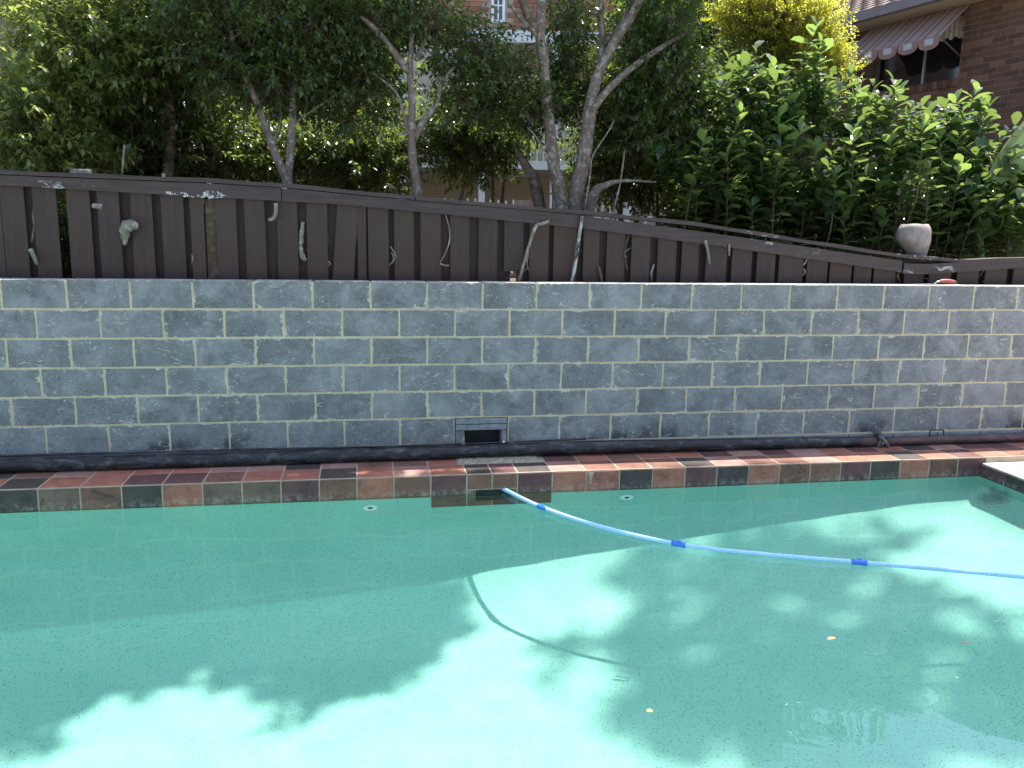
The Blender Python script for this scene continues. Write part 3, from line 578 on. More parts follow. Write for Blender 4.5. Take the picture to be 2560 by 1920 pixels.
def leaf_blade(L, W, bend=.1):
    b = MB(); ts = (0, .2, .45, .7, .9, 1); ws = (.05, .7, 1, .8, .35, .02); vs = []
    for t, w in zip(ts, ws): vs += [(t * L, -w * W / 2, bend * L * t * (1 - t) + .12 * W * w), (t * L, 0, bend * L * t * (1 - t)), (t * L, w * W / 2, bend * L * t * (1 - t) + .12 * W * w)]
    fs = [(i * 3 + k, (i + 1) * 3 + k, (i + 1) * 3 + k + 1, i * 3 + k + 1) for i in range(5) for k in (0, 1)]; return b.add(vs, fs, True)
for px, py, c, lab in ((1766, 1375, (0.10, 0.09, 0.03), 'olive fallen leaf floating against the blue hose'), (2068, 1600, (0.42, 0.15, 0.06), 'orange fallen leaf floating alone on the pool'), (2402, 1608, (0.04, 0.05, 0.03), 'dark fallen leaf floating on the pool near the right end'), (1616, 1779, (0.42, 0.36, 0.06), 'tiny yellow fallen leaf floating on the pool')):
    w = atz(px, py, WZ); o = leaf_blade(.05 if py != 1779 else .025, .022).build('fallen_leaf', plain('fallen_leaf', c, .5, .3, 40, 0), None, (w[0], w[1], WZ + .003), (0, 0, random.uniform(-.4, .4))); tag(o, lab, 'leaf')

# ------------------------------------------------------------------ foliage
def leaf_arrays(P, A, N, L, W, big=False):
    n = len(P); A = A / (np.linalg.norm(A, axis=1, keepdims=True) + 1e-9); B = np.cross(A, N); B /= np.linalg.norm(B, axis=1, keepdims=True) + 1e-9; N = np.cross(B, A)
    if big:
        T = [(0, 0, 0), (.30, .60, .09), (.30, 0, .02), (.30, -.60, .09), (.62, .95, .06), (.62, 0, -.01), (.62, -.95, .06), (.87, .55, 0.0), (.87, 0, -.06), (.87, -.55, 0.0), (1, 0, -.12)]
        F = [(0, 2, 1), (0, 3, 2), (1, 2, 5, 4), (2, 3, 6, 5), (4, 5, 8, 7), (5, 6, 9, 8), (7, 8, 10), (8, 9, 10)]
    else:
        T = [(0, 0, 0), (.45, .5, .07), (.45, 0, 0), (.45, -.5, .07), (1, 0, -.13)]; F = [(0, 2, 1), (0, 3, 2), (1, 2, 4), (2, 3, 4)]
    T = np.array(T); V = P[:, None, :] + (T[None, :, 0:1] * L[:, None, None]) * A[:, None, :] + (T[None, :, 1:2] * (W * (1.0 if not big else .57))[:, None, None]) * B[:, None, :] + (T[None, :, 2:3] * L[:, None, None]) * N[:, None, :]
    return V, F
def mesh_from_leaves(name, V, F, tint, m, smooth=False):
    n, k, _ = V.shape; me = bpy.data.meshes.new(name); me.vertices.add(n * k); me.vertices.foreach_set('co', V.reshape(-1).astype(np.float32))
    ln = np.array([len(f) for f in F]); flat = np.concatenate([np.array(f) for f in F]); idx = (np.arange(n)[:, None] * k + flat[None, :]).ravel()
    me.loops.add(len(idx)); me.loops.foreach_set('vertex_index', idx.astype(np.int32)); tl = np.tile(ln, n); me.polygons.add(len(tl))
    me.polygons.foreach_set('loop_start', np.concatenate([[0], np.cumsum(tl)[:-1]]).astype(np.int32)); me.polygons.foreach_set('loop_total', tl.astype(np.int32))
    if smooth: me.polygons.foreach_set('use_smooth', np.ones(len(tl), bool))
    a = me.attributes.new('tint', 'FLOAT', 'POINT'); a.data.foreach_set('value', np.repeat(tint, k).astype(np.float32)); me.materials.append(m); me.update(); me.validate(); return me
def unit(n):
    v = rng.normal(size=(n, 3)); return v / np.linalg.norm(v, axis=1, keepdims=True)
def tufts(C, Dv, ln, m, leaf, ratio=.5, droop=.35, spread=.9):
    """m leaves spiralled along each twig that starts at C and runs along Dv"""
    n = len(C); Dv = Dv / np.linalg.norm(Dv, axis=1, keepdims=True); ref = unit(n); U = np.cross(Dv, ref); U /= np.linalg.norm(U, axis=1, keepdims=True); Wv = np.cross(Dv, U)
    P = []; A = []; N = []; Ls = []
    for j in range(m):
        t = (j + .5) / m; a = j * 2.4 + rng.uniform(0, .6, n); rad = U * np.cos(a)[:, None] + Wv * np.sin(a)[:, None]
        ax = rad * spread + Dv * (.45 + .5 * t) + np.array((0, 0, -droop)) + unit(n) * .25
        P.append(C + Dv * (ln * t)[:, None]); A.append(ax); N.append(np.array((0, 0, 1.0)) + unit(n) * .55 - rad * .2); Ls.append(leaf * rng.uniform(.65, 1.15, n) * (1 - .25 * abs(t - .5)))
    return np.concatenate(P), np.concatenate(A), np.concatenate(N), np.concatenate(Ls)
def blob_points(blobs, n):
    """points in ellipsoids (cx,cy,cz,rx,ry,rz,weight), thicker towards the skin; returns points and outward directions"""
    w = np.array([b[6] * (b[3] * b[4] + b[4] * b[5] + b[3] * b[5]) for b in blobs]); pick = rng.choice(len(blobs), n, p=w / w.sum()); Bm = np.array([b[:6] for b in blobs])[pick]
    d = unit(n); r = rng.uniform(0, 1, n) ** .45; P = Bm[:, :3] + d * Bm[:, 3:6] * r[:, None] * (1 + .12 * rng.normal(size=n))[:, None]; return P, d * Bm[:, 3:6] / np.linalg.norm(d * Bm[:, 3:6], axis=1, keepdims=True)
def crown(blobs, n, leaf, m, parent, per=11, twig=.22, up=.35, droop=.35, tint=(.0, .8), ratio=.48, orig=None, name='crown', stems=True, minY=None):
    P, D = blob_points(blobs, n)
    if minY is not None: k = P[:, 1] > minY; P, D = P[k], D[k]
    n = len(P); Dv = D * .7 + unit(n) * .6 + np.array((0, 0, up)); ln = twig * rng.uniform(.6, 1.3, n); o3 = np.array(orig)
    q = tufts(P - o3, Dv, ln, per, leaf, droop=droop); V, F = leaf_arrays(q[0], q[1], q[2], q[3], q[3] * ratio)
    tt = np.tile(np.clip(rng.normal(.3, .22, n), 0, 1), per); tt = np.clip(tt + rng.normal(0, .14, n * per), 0, 1) * (tint[1] - tint[0]) + tint[0]
    o = link(name, mesh_from_leaves(name, V, F, tt, m), None, parent); o['kind'] = 'stuff'
    if stems:
        Dn = Dv / np.linalg.norm(Dv, axis=1, keepdims=True); a = P - o3 - Dn * .12; e = P - o3 + Dn * ln[:, None]; s1 = np.cross(Dn, unit(n)); s1 /= np.linalg.norm(s1, axis=1, keepdims=True); s2 = np.cross(Dn, s1); r0 = .0035
        V = np.stack([a + s1 * r0, a - s1 * r0 * .5 + s2 * r0 * .8, a - s1 * r0 * .5 - s2 * r0 * .8, e], 1)
        t_ = link('twigs', mesh_from_leaves('twigs', V, [(0, 1, 3), (1, 2, 3), (2, 0, 3)], np.zeros(n), MSTEM), None, parent); t_['kind'] = 'stuff'
    return o
def limb(parent, orig, pts, rad, m, name='limb', n=10, res=5, wob=.05):
    return MB().tube([np.array(p) - orig for p in pts], rad, n, res, wob).build(name, m, parent)
def px_blob(px, py, rx, rz, Y, ry, w=1.0):
    c = aty(px, py, Y); k = (Y - CAM[1]) / FPX; return (*c, rx * k, ry, rz * k, w)
def W(px, py, Y): return aty(px, py, Y)

# left bushy tree, fresh leaves
def tree(name, base, label, cat='tree', group=None):
    return tag(empty(name, tuple(base)), label, cat, group), np.array(base)
E_, o_ = tree('bushy_tree', (0.15, 1.9, 1.05), 'leafy tree with fresh light green top at the left end of the fence')
limb(E_, o_, [o_, W(425, 330, 1.9), W(412, 210, 1.9), W(408, 168, 1.9)], [.05, .045, .04, .035], MBARKD, 'trunk'); limb(E_, o_, [W(408, 170, 1.9), W(350, 120, 1.9), W(260, 60, 1.8)], [.03, .022, .012], MBARKD); limb(E_, o_, [W(410, 170, 1.9), W(455, 130, 1.9), W(495, 70, 1.9)], [.028, .02, .012], MBARKD); limb(E_, o_, [W(420, 250, 1.9), W(300, 230, 1.7), W(180, 200, 1.5)], [.025, .018, .01], MBARKD)
crown([px_blob(230, 110, 150, 110, 1.5, .5), px_blob(120, 250, 120, 70, 1.35, .4), px_blob(330, 60, 160, 120, 1.8, .6), px_blob(60, 330, 110, 60, 1.2, .35), px_blob(130, 400, 160, 50, 1.3, .4, .8)], 2000, .073, MLEAFL, E_, tint=(.0, 1.0), orig=o_, minY=.6)
crown([px_blob(330, 250, 170, 110, 2.1, .5), px_blob(300, 370, 220, 90, 2.1, .5), px_blob(470, 120, 120, 130, 2.1, .5)], 1700, .064, MLEAF, E_, orig=o_, minY=.6)
# forked tree A
E_, o_ = tree('forked_tree', (W(725, 520, 1.0)[0], 1.0, 1.05), 'slim grey tree whose trunk forks in a V just above the fence')
limb(E_, o_, [o_, W(722, 500, 1.0), W(716, 440, 1.0)], [.048, .042, .042], MBARK, 'trunk'); limb(E_, o_, [W(716, 445, 1.0), W(690, 390, 1.0), W(668, 330, 1.0), W(640, 250, 1.0), W(590, 130, 1.05), W(560, 0, 1.1), W(520, -150, 1.2)], [.04, .034, .031, .027, .022, .017, .01], MBARK)
limb(E_, o_, [W(718, 445, 1.0), W(726, 380, 1.0), W(731, 300, 1.0), W(735, 220, 1.05), W(760, 100, 1.1), W(765, -40, 1.2)], [.036, .032, .029, .024, .02, .014], MBARK); limb(E_, o_, [W(676, 358, 1.0), W(695, 330, 1.02), W(702, 280, 1.05), W(690, 200, 1.1)], [.016, .014, .011, .008], MBARK); limb(E_, o_, [W(731, 312, 1.0), W(790, 270, 1.05), W(850, 230, 1.1)], [.01, .008, .005], MBARK)
crown([px_blob(620, 110, 170, 130, 1.2, .45), px_blob(780, 130, 130, 130, 1.3, .45), px_blob(700, 220, 150, 60, 1.15, .35, .8), px_blob(500, 60, 120, 100, 1.3, .4), px_blob(660, -220, 250, 130, 1.4, .6, .7)], 2600, .063, MLEAF, E_, orig=o_, minY=.6)
# tree B
E_, o_ = tree('slender_tree', (W(1045, 540, 1.0)[0], 1.0, 1.05), 'slender grey tree with one straight trunk and a high side branch')
limb(E_, o_, [o_, W(1043, 490, 1.0), W(1034, 420, 1.0), W(1028, 350, 1.0), W(1030, 250, 1.0), W(1025, 170, 1.05), W(1030, 60, 1.1), W(1020, -120, 1.2)], [.044, .038, .035, .033, .029, .025, .020, .012], MBARK, 'trunk'); limb(E_, o_, [W(1036, 345, 1.0), W(1060, 300, 1.0), W(1090, 258, 1.0), W(1110, 200, 1.02), W(1150, 150, 1.1)], [.028, .026, .022, .016, .01], MBARK); limb(E_, o_, [W(1022, 180, 1.05), W(985, 130, 1.0), W(940, 75, 1.0), W(900, 40, 1.0)], [.03, .027, .022, .014], MBARK); limb(E_, o_, [W(1020, 330, 1.0), W(1006, 270, 1.0), W(985, 225, 1.0), W(930, 180, 1.0)], [.014, .012, .01, .006], MBARK); limb(E_, o_, [W(1040, 150, 1.05), W(1062, 100, 1.1), W(1060, 20, 1.2)], [.018, .014, .01], MBARK)
crown([px_blob(920, 60, 120, 70, 1.2, .3), px_blob(1080, 60, 90, 40, 1.2, .25, .7), px_blob(1180, 110, 60, 35, 1.15, .2, .6), px_blob(1120, 170, 50, 30, 1.15, .2, .5), px_blob(890, 250, 100, 80, 1.3, .3, .7), px_blob(1000, -330, 260, 120, 1.3, .6, .7), px_blob(1170, 250, 80, 45, 1.2, .25, .7)], 1600, .066, MLEAF, E_, orig=o_, minY=.6)
# tree C, two stout trunks
E_, o_ = tree('twin_trunk_tree', (W(1415, 560, 1.2)[0], 1.25, 1.02), 'stout pale barked tree with twin trunks rising from one base'); 
limb(E_, o_, [o_ + np.array((-.06, 0, 0)), W(1398, 500, 1.2), W(1385, 420, 1.2), W(1375, 330, 1.2), W(1365, 240, 1.2), W(1358, 150, 1.2), W(1350, 80, 1.2), W(1358, -40, 1.25), W(1380, -300, 1.4), W(1400, -700, 1.6)], [.085, .060, .053, .050, .047, .044, .042, .037, .028, .015], MBARK, 'trunk', 14)
limb(E_, o_, [o_ + np.array((.08, 0, 0)), W(1440, 500, 1.18), W(1455, 420, 1.18), W(1468, 330, 1.18), W(1480, 250, 1.18), W(1498, 180, 1.18), W(1540, 100, 1.15), W(1590, 20, 1.1), W(1650, -120, 1.1), W(1720, -400, 1.2)], [.09, .070, .064, .060, .055, .045, .040, .036, .028, .015], MBARK, 'trunk', 14)
limb(E_, o_, [W(1475, 290, 1.2), W(1495, 190, 1.25), W(1505, 110, 1.3), W(1503, 30, 1.3), W(1506, -120, 1.35)], [.036, .032, .030, .026, .018], MBARK); limb(E_, o_, [W(1507, 110, 1.3), W(1545, 75, 1.3), W(1572, 20, 1.3), W(1590, -80, 1.35)], [.026, .024, .021, .015], MBARK)
limb(E_, o_, [W(1478, 280, 1.15), W(1520, 225, 1.1), W(1585, 165, 1.05), W(1660, 115, 1.0), W(1720, 80, 1.0)], [.034, .031, .027, .022, .014], MBARK); limb(E_, o_, [W(1348, 85, 1.2), W(1325, 50, 1.2), W(1300, -20, 1.2), W(1270, -140, 1.2)], [.04, .038, .032, .02], MBARKD); limb(E_, o_, [W(1345, 90, 1.2), W(1310, 55, 1.15), W(1282, 20, 1.1), W(1262, -20, 1.1)], [.026, .02, .015, .01], MBARK)
limb(E_, o_, [o_ + np.array((.12, -.05, .3)), W(1480, 500, 1.05), W(1510, 465, 1.0), W(1560, 452, 1.0), W(1640, 455, 1.0)], [.05, .045, .03, .014, .008], MBARK); limb(E_, o_, [o_ + np.array((-.1, .1, .3)), W(1340, 470, 1.4), W(1315, 415, 1.5), W(1290, 370, 1.6)], [.06, .05, .04, .025], MBARKD); limb(E_, o_, [W(1340, 440, 1.3), W(1300, 440, 1.3), W(1265, 448, 1.3)], [.015, .014, .006], MBARKD)
for a in ([(1418, 515), (1385, 430), (1345, 350), (1318, 318)], [(1462, 520), (1475, 440), (1482, 390), (1520, 330), (1536, 300)], [(1535, 520), (1550, 460), (1562, 375)]):
    limb(E_, o_, [W(x, y, .95) for x, y in a], [.008, .007, .006, .005, .004][:len(a)], MPALEWOOD, 'vine_stem', 6)
crown([px_blob(1240, 160, 70, 45, 1.3, .25, .7), px_blob(1290, 270, 110, 55, 1.4, .3), px_blob(1425, 60, 45, 60, 1.5, .25, .8), px_blob(1430, 160, 50, 40, 1.6, .25, .7), px_blob(1430, 250, 80, 60, 1.7, .3, .8), px_blob(1660, 70, 80, 60, 1.2, .3, .7), px_blob(1660, 200, 100, 100, 1.25, .35), px_blob(1640, 330, 130, 100, 1.4, .45), px_blob(1560, 270, 80, 80, 1.5, .4, .8), px_blob(1700, -90, 130, 70, 1.3, .4), px_blob(1400, -360, 260, 120, 1.5, .6, .7)], 3600, .066, MLEAF, E_, orig=o_, minY=.6)
# tall canopy that shades the pool
TW = -WZ
def refr(d, n):
    d = d / np.linalg.norm(d); c = -d[2]; s = 1 / n; k = math.sqrt(1 - s * s * (1 - c * c)); return d * s + np.array((0, 0, s * c - k))
SUNR = -refr(-SUN, 1.333)
def canopy_point(px, py, H):
    s0 = atz(px, py, WZ); d = refr(ray(px, py), 1.333); p = s0 + d * .6
    for _ in range(12): zt = float(basin_z(min(max(p[0], PX0 + .1), PX1 - .05), min(p[1], PY1 - .02))); p = s0 + d * ((zt - WZ) / d[2])
    s1 = p + SUNR * ((WZ - p[2]) / SUNR[2]); return s1 + SUN * ((H - WZ) / SUN[2]), p, s1
def ell(x, y, e): return ((x - e[0]) / e[2]) ** 2 + ((y - e[1]) / e[3]) ** 2 < 1
SH = [(900, 1630, 130, 70), (750, 1690, 95, 25), (1005, 1550, 115, 90), (800, 1745, 38, 30), (1960, 1600, 400, 150), (1740, 1750, 190, 100), (2080, 1790, 320, 140), (2250, 1540, 160, 80), (1560, 1600, 60, 40), (1880, 1405, 340, 85), (2120, 1350, 220, 50), (2520, 1750, 90, 150), (1420, 1640, 60, 30), (2560, 1560, 60, 40)]
HL = [(640, 1600, 130, 48), (750, 1545, 95, 35), (520, 1660, 110, 40), (1720, 1460, 85, 50), (2460, 1400, 170, 120), (2340, 1690, 95, 55), (2300, 1390, 110, 30), (1340, 1880, 130, 90), (1200, 1480, 60, 30), (1950, 1790, 60, 40)]
cp = []
for py in range(1330, 2060, 20):
    for px in range(-420, 2600, 28):
        qx = px + random.uniform(-17, 17); qy = py + random.uniform(-12, 12)
        diag = np.interp(qx, (-400, 0, 300, 560, 760, 900, 1050, 1150), (1985, 1850, 1700, 1565, 1475, 1405, 1345, 1280))
        s = (qx < 1150 and qy < diag) or any(ell(qx, qy, e) for e in SH)
        if any(ell(qx, qy, e) for e in HL): s = False
        if not s: continue
        if qx > 1250 and random.random() < .42: continue
        c, fl_, s1 = canopy_point(qx, qy, random.uniform(8.5, 10.5) if qx < 1250 else random.uniform(16, 20))
        if s1[1] > PY1 or s1[0] > PX1: continue
        cp.append(c)
        if qx < 1150: cp.append(c + rng.normal(0, .08, 3))
cp = np.array(cp)
def canopy(sel, parent, orig, leaf=.15):
    P = cp[sel]; n = len(P); q = tufts(P - orig, unit(n) + np.array((0, 0, .2)), .16 * rng.uniform(.6, 1.3, n), 8, leaf); V, F = leaf_arrays(q[0], q[1], q[2], q[3], q[3] * .5)
    o = link('crown', mesh_from_leaves('crown', V, F, rng.uniform(0, .6, len(q[0])), MLEAF), None, parent); o['kind'] = 'stuff'
left_sel = cp[:, 2] < 12
canopy(left_sel, E_, o_, .165)
tipC = W(1400, -700, 1.6); tipC2 = W(1720, -400, 1.2)
for k in range(7):
    t = cp[left_sel][rng.integers(left_sel.sum())]; limb(E_, o_, [tipC if k % 2 else tipC2, (tipC + t) / 2 + np.array((0, 0, .5)), t], [.03, .02, .008], MBARK, 'limb', 7, 4)
E_, o_ = tree('tall_tree', (11.5, -0.6, -0.045), 'tall tree standing past the right end of the pool, crown high over the water')
limb(E_, o_, [o_, o_ + (0, 0, 4), o_ + (.1, .6, 9), o_ + (0, 1.6, 15), o_ + (0, 2.2, 18)], [.2, .17, .13, .07, .04], MBARKD, 'trunk')
canopy(~left_sel, E_, o_, .2)
for k in range(7):
    t = cp[~left_sel][rng.integers((~left_sel).sum())]; s0_ = o_ + (0, 1.5, 14.5); limb(E_, o_, [s0_, (s0_ + t) / 2 + (0, 0, .5), t], [.04, .022, .006], MBARKD, 'limb', 7, 4)
# dark hedge shrubs behind the trunks
for i, (px, py, rx, rz, Y, n, lab) in enumerate(((560, 390, 190, 90, 2.6, 1000, 'dark glossy shrub filling the gap behind the forked tree'), (880, 400, 150, 90, 2.5, 900, 'dark glossy shrub between the forked tree and the slender tree'), (1180, 350, 130, 90, 2.4, 900, 'dark glossy shrub between the slender tree and the twin trunks'), (1580, 400, 150, 110, 2.3, 1000, 'dark glossy shrub behind the twin trunks near the broad leaved shrub'), (230, 420, 200, 80, 2.4, 900, 'dark glossy shrub low behind the left end of the fence'), (130, 590, 150, 90, 1.15, 500, 'low dark shrub seen through the missing paling gap of the fence'))):
    c = W(px, py, Y); E_, o_ = tree('camellia_shrub', (c[0], Y, 1.08), lab, 'shrub')
    for k in range(3): limb(E_, o_, [o_ + (random.uniform(-.1, .1), 0, -.05), o_ + (random.uniform(-.3, .3), random.uniform(-.2, .2), .5), c + np.array((random.uniform(-.5, .5), random.uniform(-.2, .2), .1))], [.03, .022, .01], MBARKD, 'stem', 7, 4)
    crown([px_blob(px, py, rx, rz, Y, .5)], n, .07, MLEAF, E_, orig=o_, tint=(0, .5), minY=.7)
# broad leaved shrub on the right: shoots with large leaves
E_, o_ = tree('broadleaf_shrub', (6.2, 1.05, 1.02), 'big shrub with large bright green leaves on upright shoots above the fence', 'shrub')
shoots = [(1760, 191), (1859, 139), (1931, 145), (2042, 48), (2050, 92), (2145, 191), (2249, 211), (2392, 235), (2440, 203), (2472, 247), (1708, 243), (1819, 370), (1939, 414), (2038, 350), (2082, 255), (2197, 239), (1978, 223), (2308, 294), (2257, 445), (2305, 358), (2320, 406), (2488, 398), (2535, 422), (2436, 509), (1947, 278), (2134, 310), (2350, 330), (2543, 469), (1900, 240), (1850, 270), (2230, 330), (2180, 400), (2090, 420), (1760, 330), (1740, 420), (2400, 400), (2000, 300), (1800, 480), (1880, 500), (2010, 500), (2110, 520), (2210, 530), (2460, 560), (2530, 540), (2390, 590), (2350, 480)]
LM = []
for k, (L, Wd) in enumerate(((.185, .105), (.165, .09), (.145, .082), (.195, .105))):
    V, F = leaf_arrays(np.zeros((1, 3)), np.array([[1., 0, 0]]), np.array([[0, 0, 1.]]), np.array([L]), np.array([Wd]), True)
    for tint in (.15, .45, .75, 1.0): LM.append(mesh_from_leaves('leaf', V, F, np.array([tint]), MLEAFB, True))
nl = 0; PB = []; stems = MB()
for si, (px, py) in enumerate(shoots):
    Y = .75 + .25 * random.random() + (.25 if py < 260 else 0); tip = W(px, py + 18, Y); H = random.uniform(.45, .75); lean = np.array((random.uniform(-.12, .12), random.uniform(-.08, .12), 0)); foot = tip + lean - np.array((0, -.05, H))
    limb(E_, o_, [foot - np.array((0, -.1, .25)), foot, (foot + tip) / 2 + lean * .15, tip], [.008, .007, .0055, .003], MSTEM, 'shoot', 6, 3)
    d = (tip - foot) / H; cnt = int(H / .030)
    for j in range(cnt):
        s = 1 - j / cnt * .92; a = j * 2.4 + si; p = foot + (tip - foot) * s; top_ = j < 4; el = (1.05 - .13 * j) if top_ else random.uniform(.05, .5)
        ax = np.array((math.cos(a) * math.cos(el), math.sin(a) * math.cos(el), math.sin(el))); tnt = (3 if (j < 4) else (2 if j < 7 else random.choice((0, 1, 1, 2)))) if py < 430 else (1 if j < 4 else 0); sz = .75 if j < 3 else random.uniform(.85, 1.15)  # low shoots take the darkest tints, shade painted into their leaves
        if nl < 300 and j < 7 and si < 46:
            x = Vector(ax); zz = Vector((0, 0, 1)) + Vector((random.uniform(-.4, .4), random.uniform(-.4, .4), 0)); y = zz.cross(x).normalized(); zz = x.cross(y); mt = Matrix((x, y, zz)).transposed().to_4x4()
            lo = link('leaf', LM[random.randrange(4) * 4 + tnt], None, E_); lo.matrix_local = Matrix.Translation(Vector(p - o_)) @ mt @ Matrix.Diagonal((sz, sz, sz, 1)); nl += 1
        else: PB.append((p, ax, (.15, .45, .75, 1.)[tnt], .165 * sz))
# filling shoots inside the shrub, inner shade painted in as darker leaf tint
fb = [px_blob(1850, 330, 120, 130, 1.2, .3), px_blob(2010, 320, 110, 120, 1.3, .3), px_blob(2200, 400, 150, 120, 1.2, .3), px_blob(2400, 430, 130, 120, 1.2, .3), px_blob(1800, 480, 150, 70, 1.0, .25), px_blob(2050, 520, 200, 60, 1.0, .25), px_blob(2430, 560, 160, 50, 1.0, .25), px_blob(2540, 520, 60, 70, 1.1, .25)]
Pf, Df = blob_points(fb, 420); q = tufts(Pf - o_, Df * .3 + unit(len(Pf)) * .4 + np.array((0, 0, .8)), .3 * rng.uniform(.7, 1.2, len(Pf)), 10, .145, droop=.1)
PBa = np.array([x[0] for x in PB]) - o_; A = np.concatenate([np.array([x[1] for x in PB]), q[1]]); Lb = np.concatenate([np.array([x[3] for x in PB]), q[3]]); tb = np.concatenate([np.array([x[2] for x in PB]), np.clip(rng.normal(.05, .15, len(q[0])), 0, .6)])
Nn = np.tile(np.array((0, 0, 1.)), (len(A), 1)) + unit(len(A)) * .35; V, F = leaf_arrays(np.concatenate([PBa, q[0]]), A, Nn, Lb, Lb * .56, True); o = link('foliage', mesh_from_leaves('foliage', V, F, tb, MLEAFB, True), None, E_); o['kind'] = 'stuff'
for px, py, rx, rz, Y, n, lab in ((1830, 500, 170, 80, 1.75, 1000, 'dark glossy shrub low behind the left of the broadleaf shrub'), (2120, 520, 170, 80, 1.7, 1000, 'dark glossy shrub low behind the middle of the broadleaf shrub'), (2420, 520, 180, 90, 1.7, 1100, 'dark glossy shrub low behind the cone shaped pot')):
    c = W(px, py, Y); E2, o2 = tree('camellia_shrub', (c[0], Y, 1.04), lab, 'shrub')
    for k in range(3): limb(E2, o2, [o2 + (random.uniform(-.1, .1), 0, -.05), o2 + (random.uniform(-.3, .3), random.uniform(-.2, .2), .4), c + np.array((random.uniform(-.4, .4), random.uniform(-.2, .2), .1))], [.03, .022, .01], MBARKD, 'stem', 7, 4)
    crown([px_blob(px, py, rx, rz, Y, .45), px_blob(px, py + 60, rx, rz * .8, Y - .3, .35)], n, .08, MLEAF, E2, orig=o2, tint=(0, .5), minY=.7)
# golden shrub behind it
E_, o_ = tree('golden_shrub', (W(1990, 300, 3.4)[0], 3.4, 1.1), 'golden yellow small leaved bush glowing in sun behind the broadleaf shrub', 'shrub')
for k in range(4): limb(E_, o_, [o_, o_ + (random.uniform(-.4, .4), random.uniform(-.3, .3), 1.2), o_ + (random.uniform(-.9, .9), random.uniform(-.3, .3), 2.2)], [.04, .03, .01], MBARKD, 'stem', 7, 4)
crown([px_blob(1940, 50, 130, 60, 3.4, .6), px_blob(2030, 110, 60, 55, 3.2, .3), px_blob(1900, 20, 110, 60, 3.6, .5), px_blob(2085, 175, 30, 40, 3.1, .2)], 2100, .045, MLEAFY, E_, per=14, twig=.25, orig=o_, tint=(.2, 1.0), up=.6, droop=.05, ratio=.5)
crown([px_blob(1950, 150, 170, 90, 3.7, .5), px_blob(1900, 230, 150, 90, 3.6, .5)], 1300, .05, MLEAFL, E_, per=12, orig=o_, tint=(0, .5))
# banana leaf at the right edge
e_ = tag(empty('banana_plant', (7.65, 0.9, 1.05)), 'broad pale banana leaf rising at the right end of the fence', 'plant'); b = MB(); n = 16
q0, q1 = W(2478, 450, .95), W(2700, 215, 1.1); EB = np.array((7.65, .9, 1.05))
pts = [q0 + (q1 - q0) * t + np.array((0, -.05, .05)) * math.sin(t * 3.1) for t in np.linspace(0, 1, n)]
for i, p in enumerate(pts):
    t = i / (n - 1); wv = .17 * math.sin(min(1, t * 1.1 + .10) * math.pi) ** .6 if t < .88 else .17 * (1 - t)
    sd = np.array((.70, -.12, -.66)); fo = np.array((0, -.05, .02)); b.v += [tuple(p + sd * wv - EB + fo), tuple(p - EB), tuple(p - sd * wv - EB + fo)]
b.f = [(i * 3 + k, (i + 1) * 3 + k, (i + 1) * 3 + k + 1, i * 3 + k + 1) for i in range(n - 1) for k in (0, 1)]; b.sm = [True] * len(b.f)
nb = NT('banana_leaf'); cb = nb.mix(nb.noise(nb.scale(nb.co(), (1, 1, 1)), 60, 2), (0.12, 0.19, 0.07), (0.17, 0.25, 0.10)); nb.set(cb, .4, .4); tr = nb.n('BsdfTranslucent'); tr.inputs[0].default_value = (.22, .32, .10, 1); mx = nb.n('MixShader'); mx.inputs[0].default_value = .4; nb.t.links.new(nb.b.outputs[0], mx.inputs[1]); nb.t.links.new(tr.outputs[0], mx.inputs[2]); nb.t.links.new(mx.outputs[0], nb.out.inputs[0])
b.build('leaf_blade', nb.m, e_); MB().tube([(0, 0, -.05), q0 - EB + np.array((-.05, .05, -.3)), q0 - EB, (q0 + q1) / 2 - EB, q1 - EB], [.05, .03, .018, .010, .004], 8, 4).build('stalk', nb.m, e_)
# palm at far left with hanging fibres
E_, o_ = tree('palm_tree', (W(-10, 500, 3.0)[0], 3.0, 1.08), 'rough brown palm trunk with hanging fibres at the left edge', 'palm')
limb(E_, o_, [o_, W(5, 300, 3.0), W(20, 150, 3.0), W(40, 40, 3.0), W(60, -200, 3.0)], [.14, .13, .12, .13, .10], MBARKD, 'trunk', 12, 5, .08)
b = MB()
for k in range(60):
    s = W(random.uniform(5, 50), random.uniform(40, 110), 2.85) - o_; b.tube([s, s + (random.uniform(-.06, .06), -.06, -.12), s + (random.uniform(-.12, .12), -.08, -random.uniform(.25, .45))], [.005, .004, .002], 4)
f_ = b.build('fibre', plain('pale_fibre', (.28, .25, .23), .8), E_); f_['kind'] = 'stuff'
for k, az in enumerate((0.2, 1.1, 2.0, 2.9, 3.9, 5.0, 5.7, -.3)):
    s = W(50, -60, 3.0); dirv = np.array((math.cos(az), math.sin(az), 0)); mid = [s + dirv * t * 2.0 + np.array((0, 0, .9 * t - 1.5 * t * t)) for t in np.linspace(0, 1, 16)]
    fr = MB().tube([m_ - o_ for m_ in mid], list(np.linspace(.02, .004, 16)), 6)
    for i in range(2, 16):
        for sd in (-1, 1):
            for u in (0, .5):
                p = mid[i] * (1 - u) + mid[i - 1] * u - o_; sv = np.cross(dirv, (0, 0, 1)) * sd; tip = p + sv * .42 + dirv * .2 + np.array((0, 0, -.18)); wv = dirv * .018
                fr.add([p - wv, p + wv, (p + tip) / 2 + wv + np.array((0, 0, .03)), tip, (p + tip) / 2 - wv + np.array((0, 0, .03))], [(0, 1, 2, 4), (4, 2, 3)])
    fr.build('frond', MLEAFL, E_)
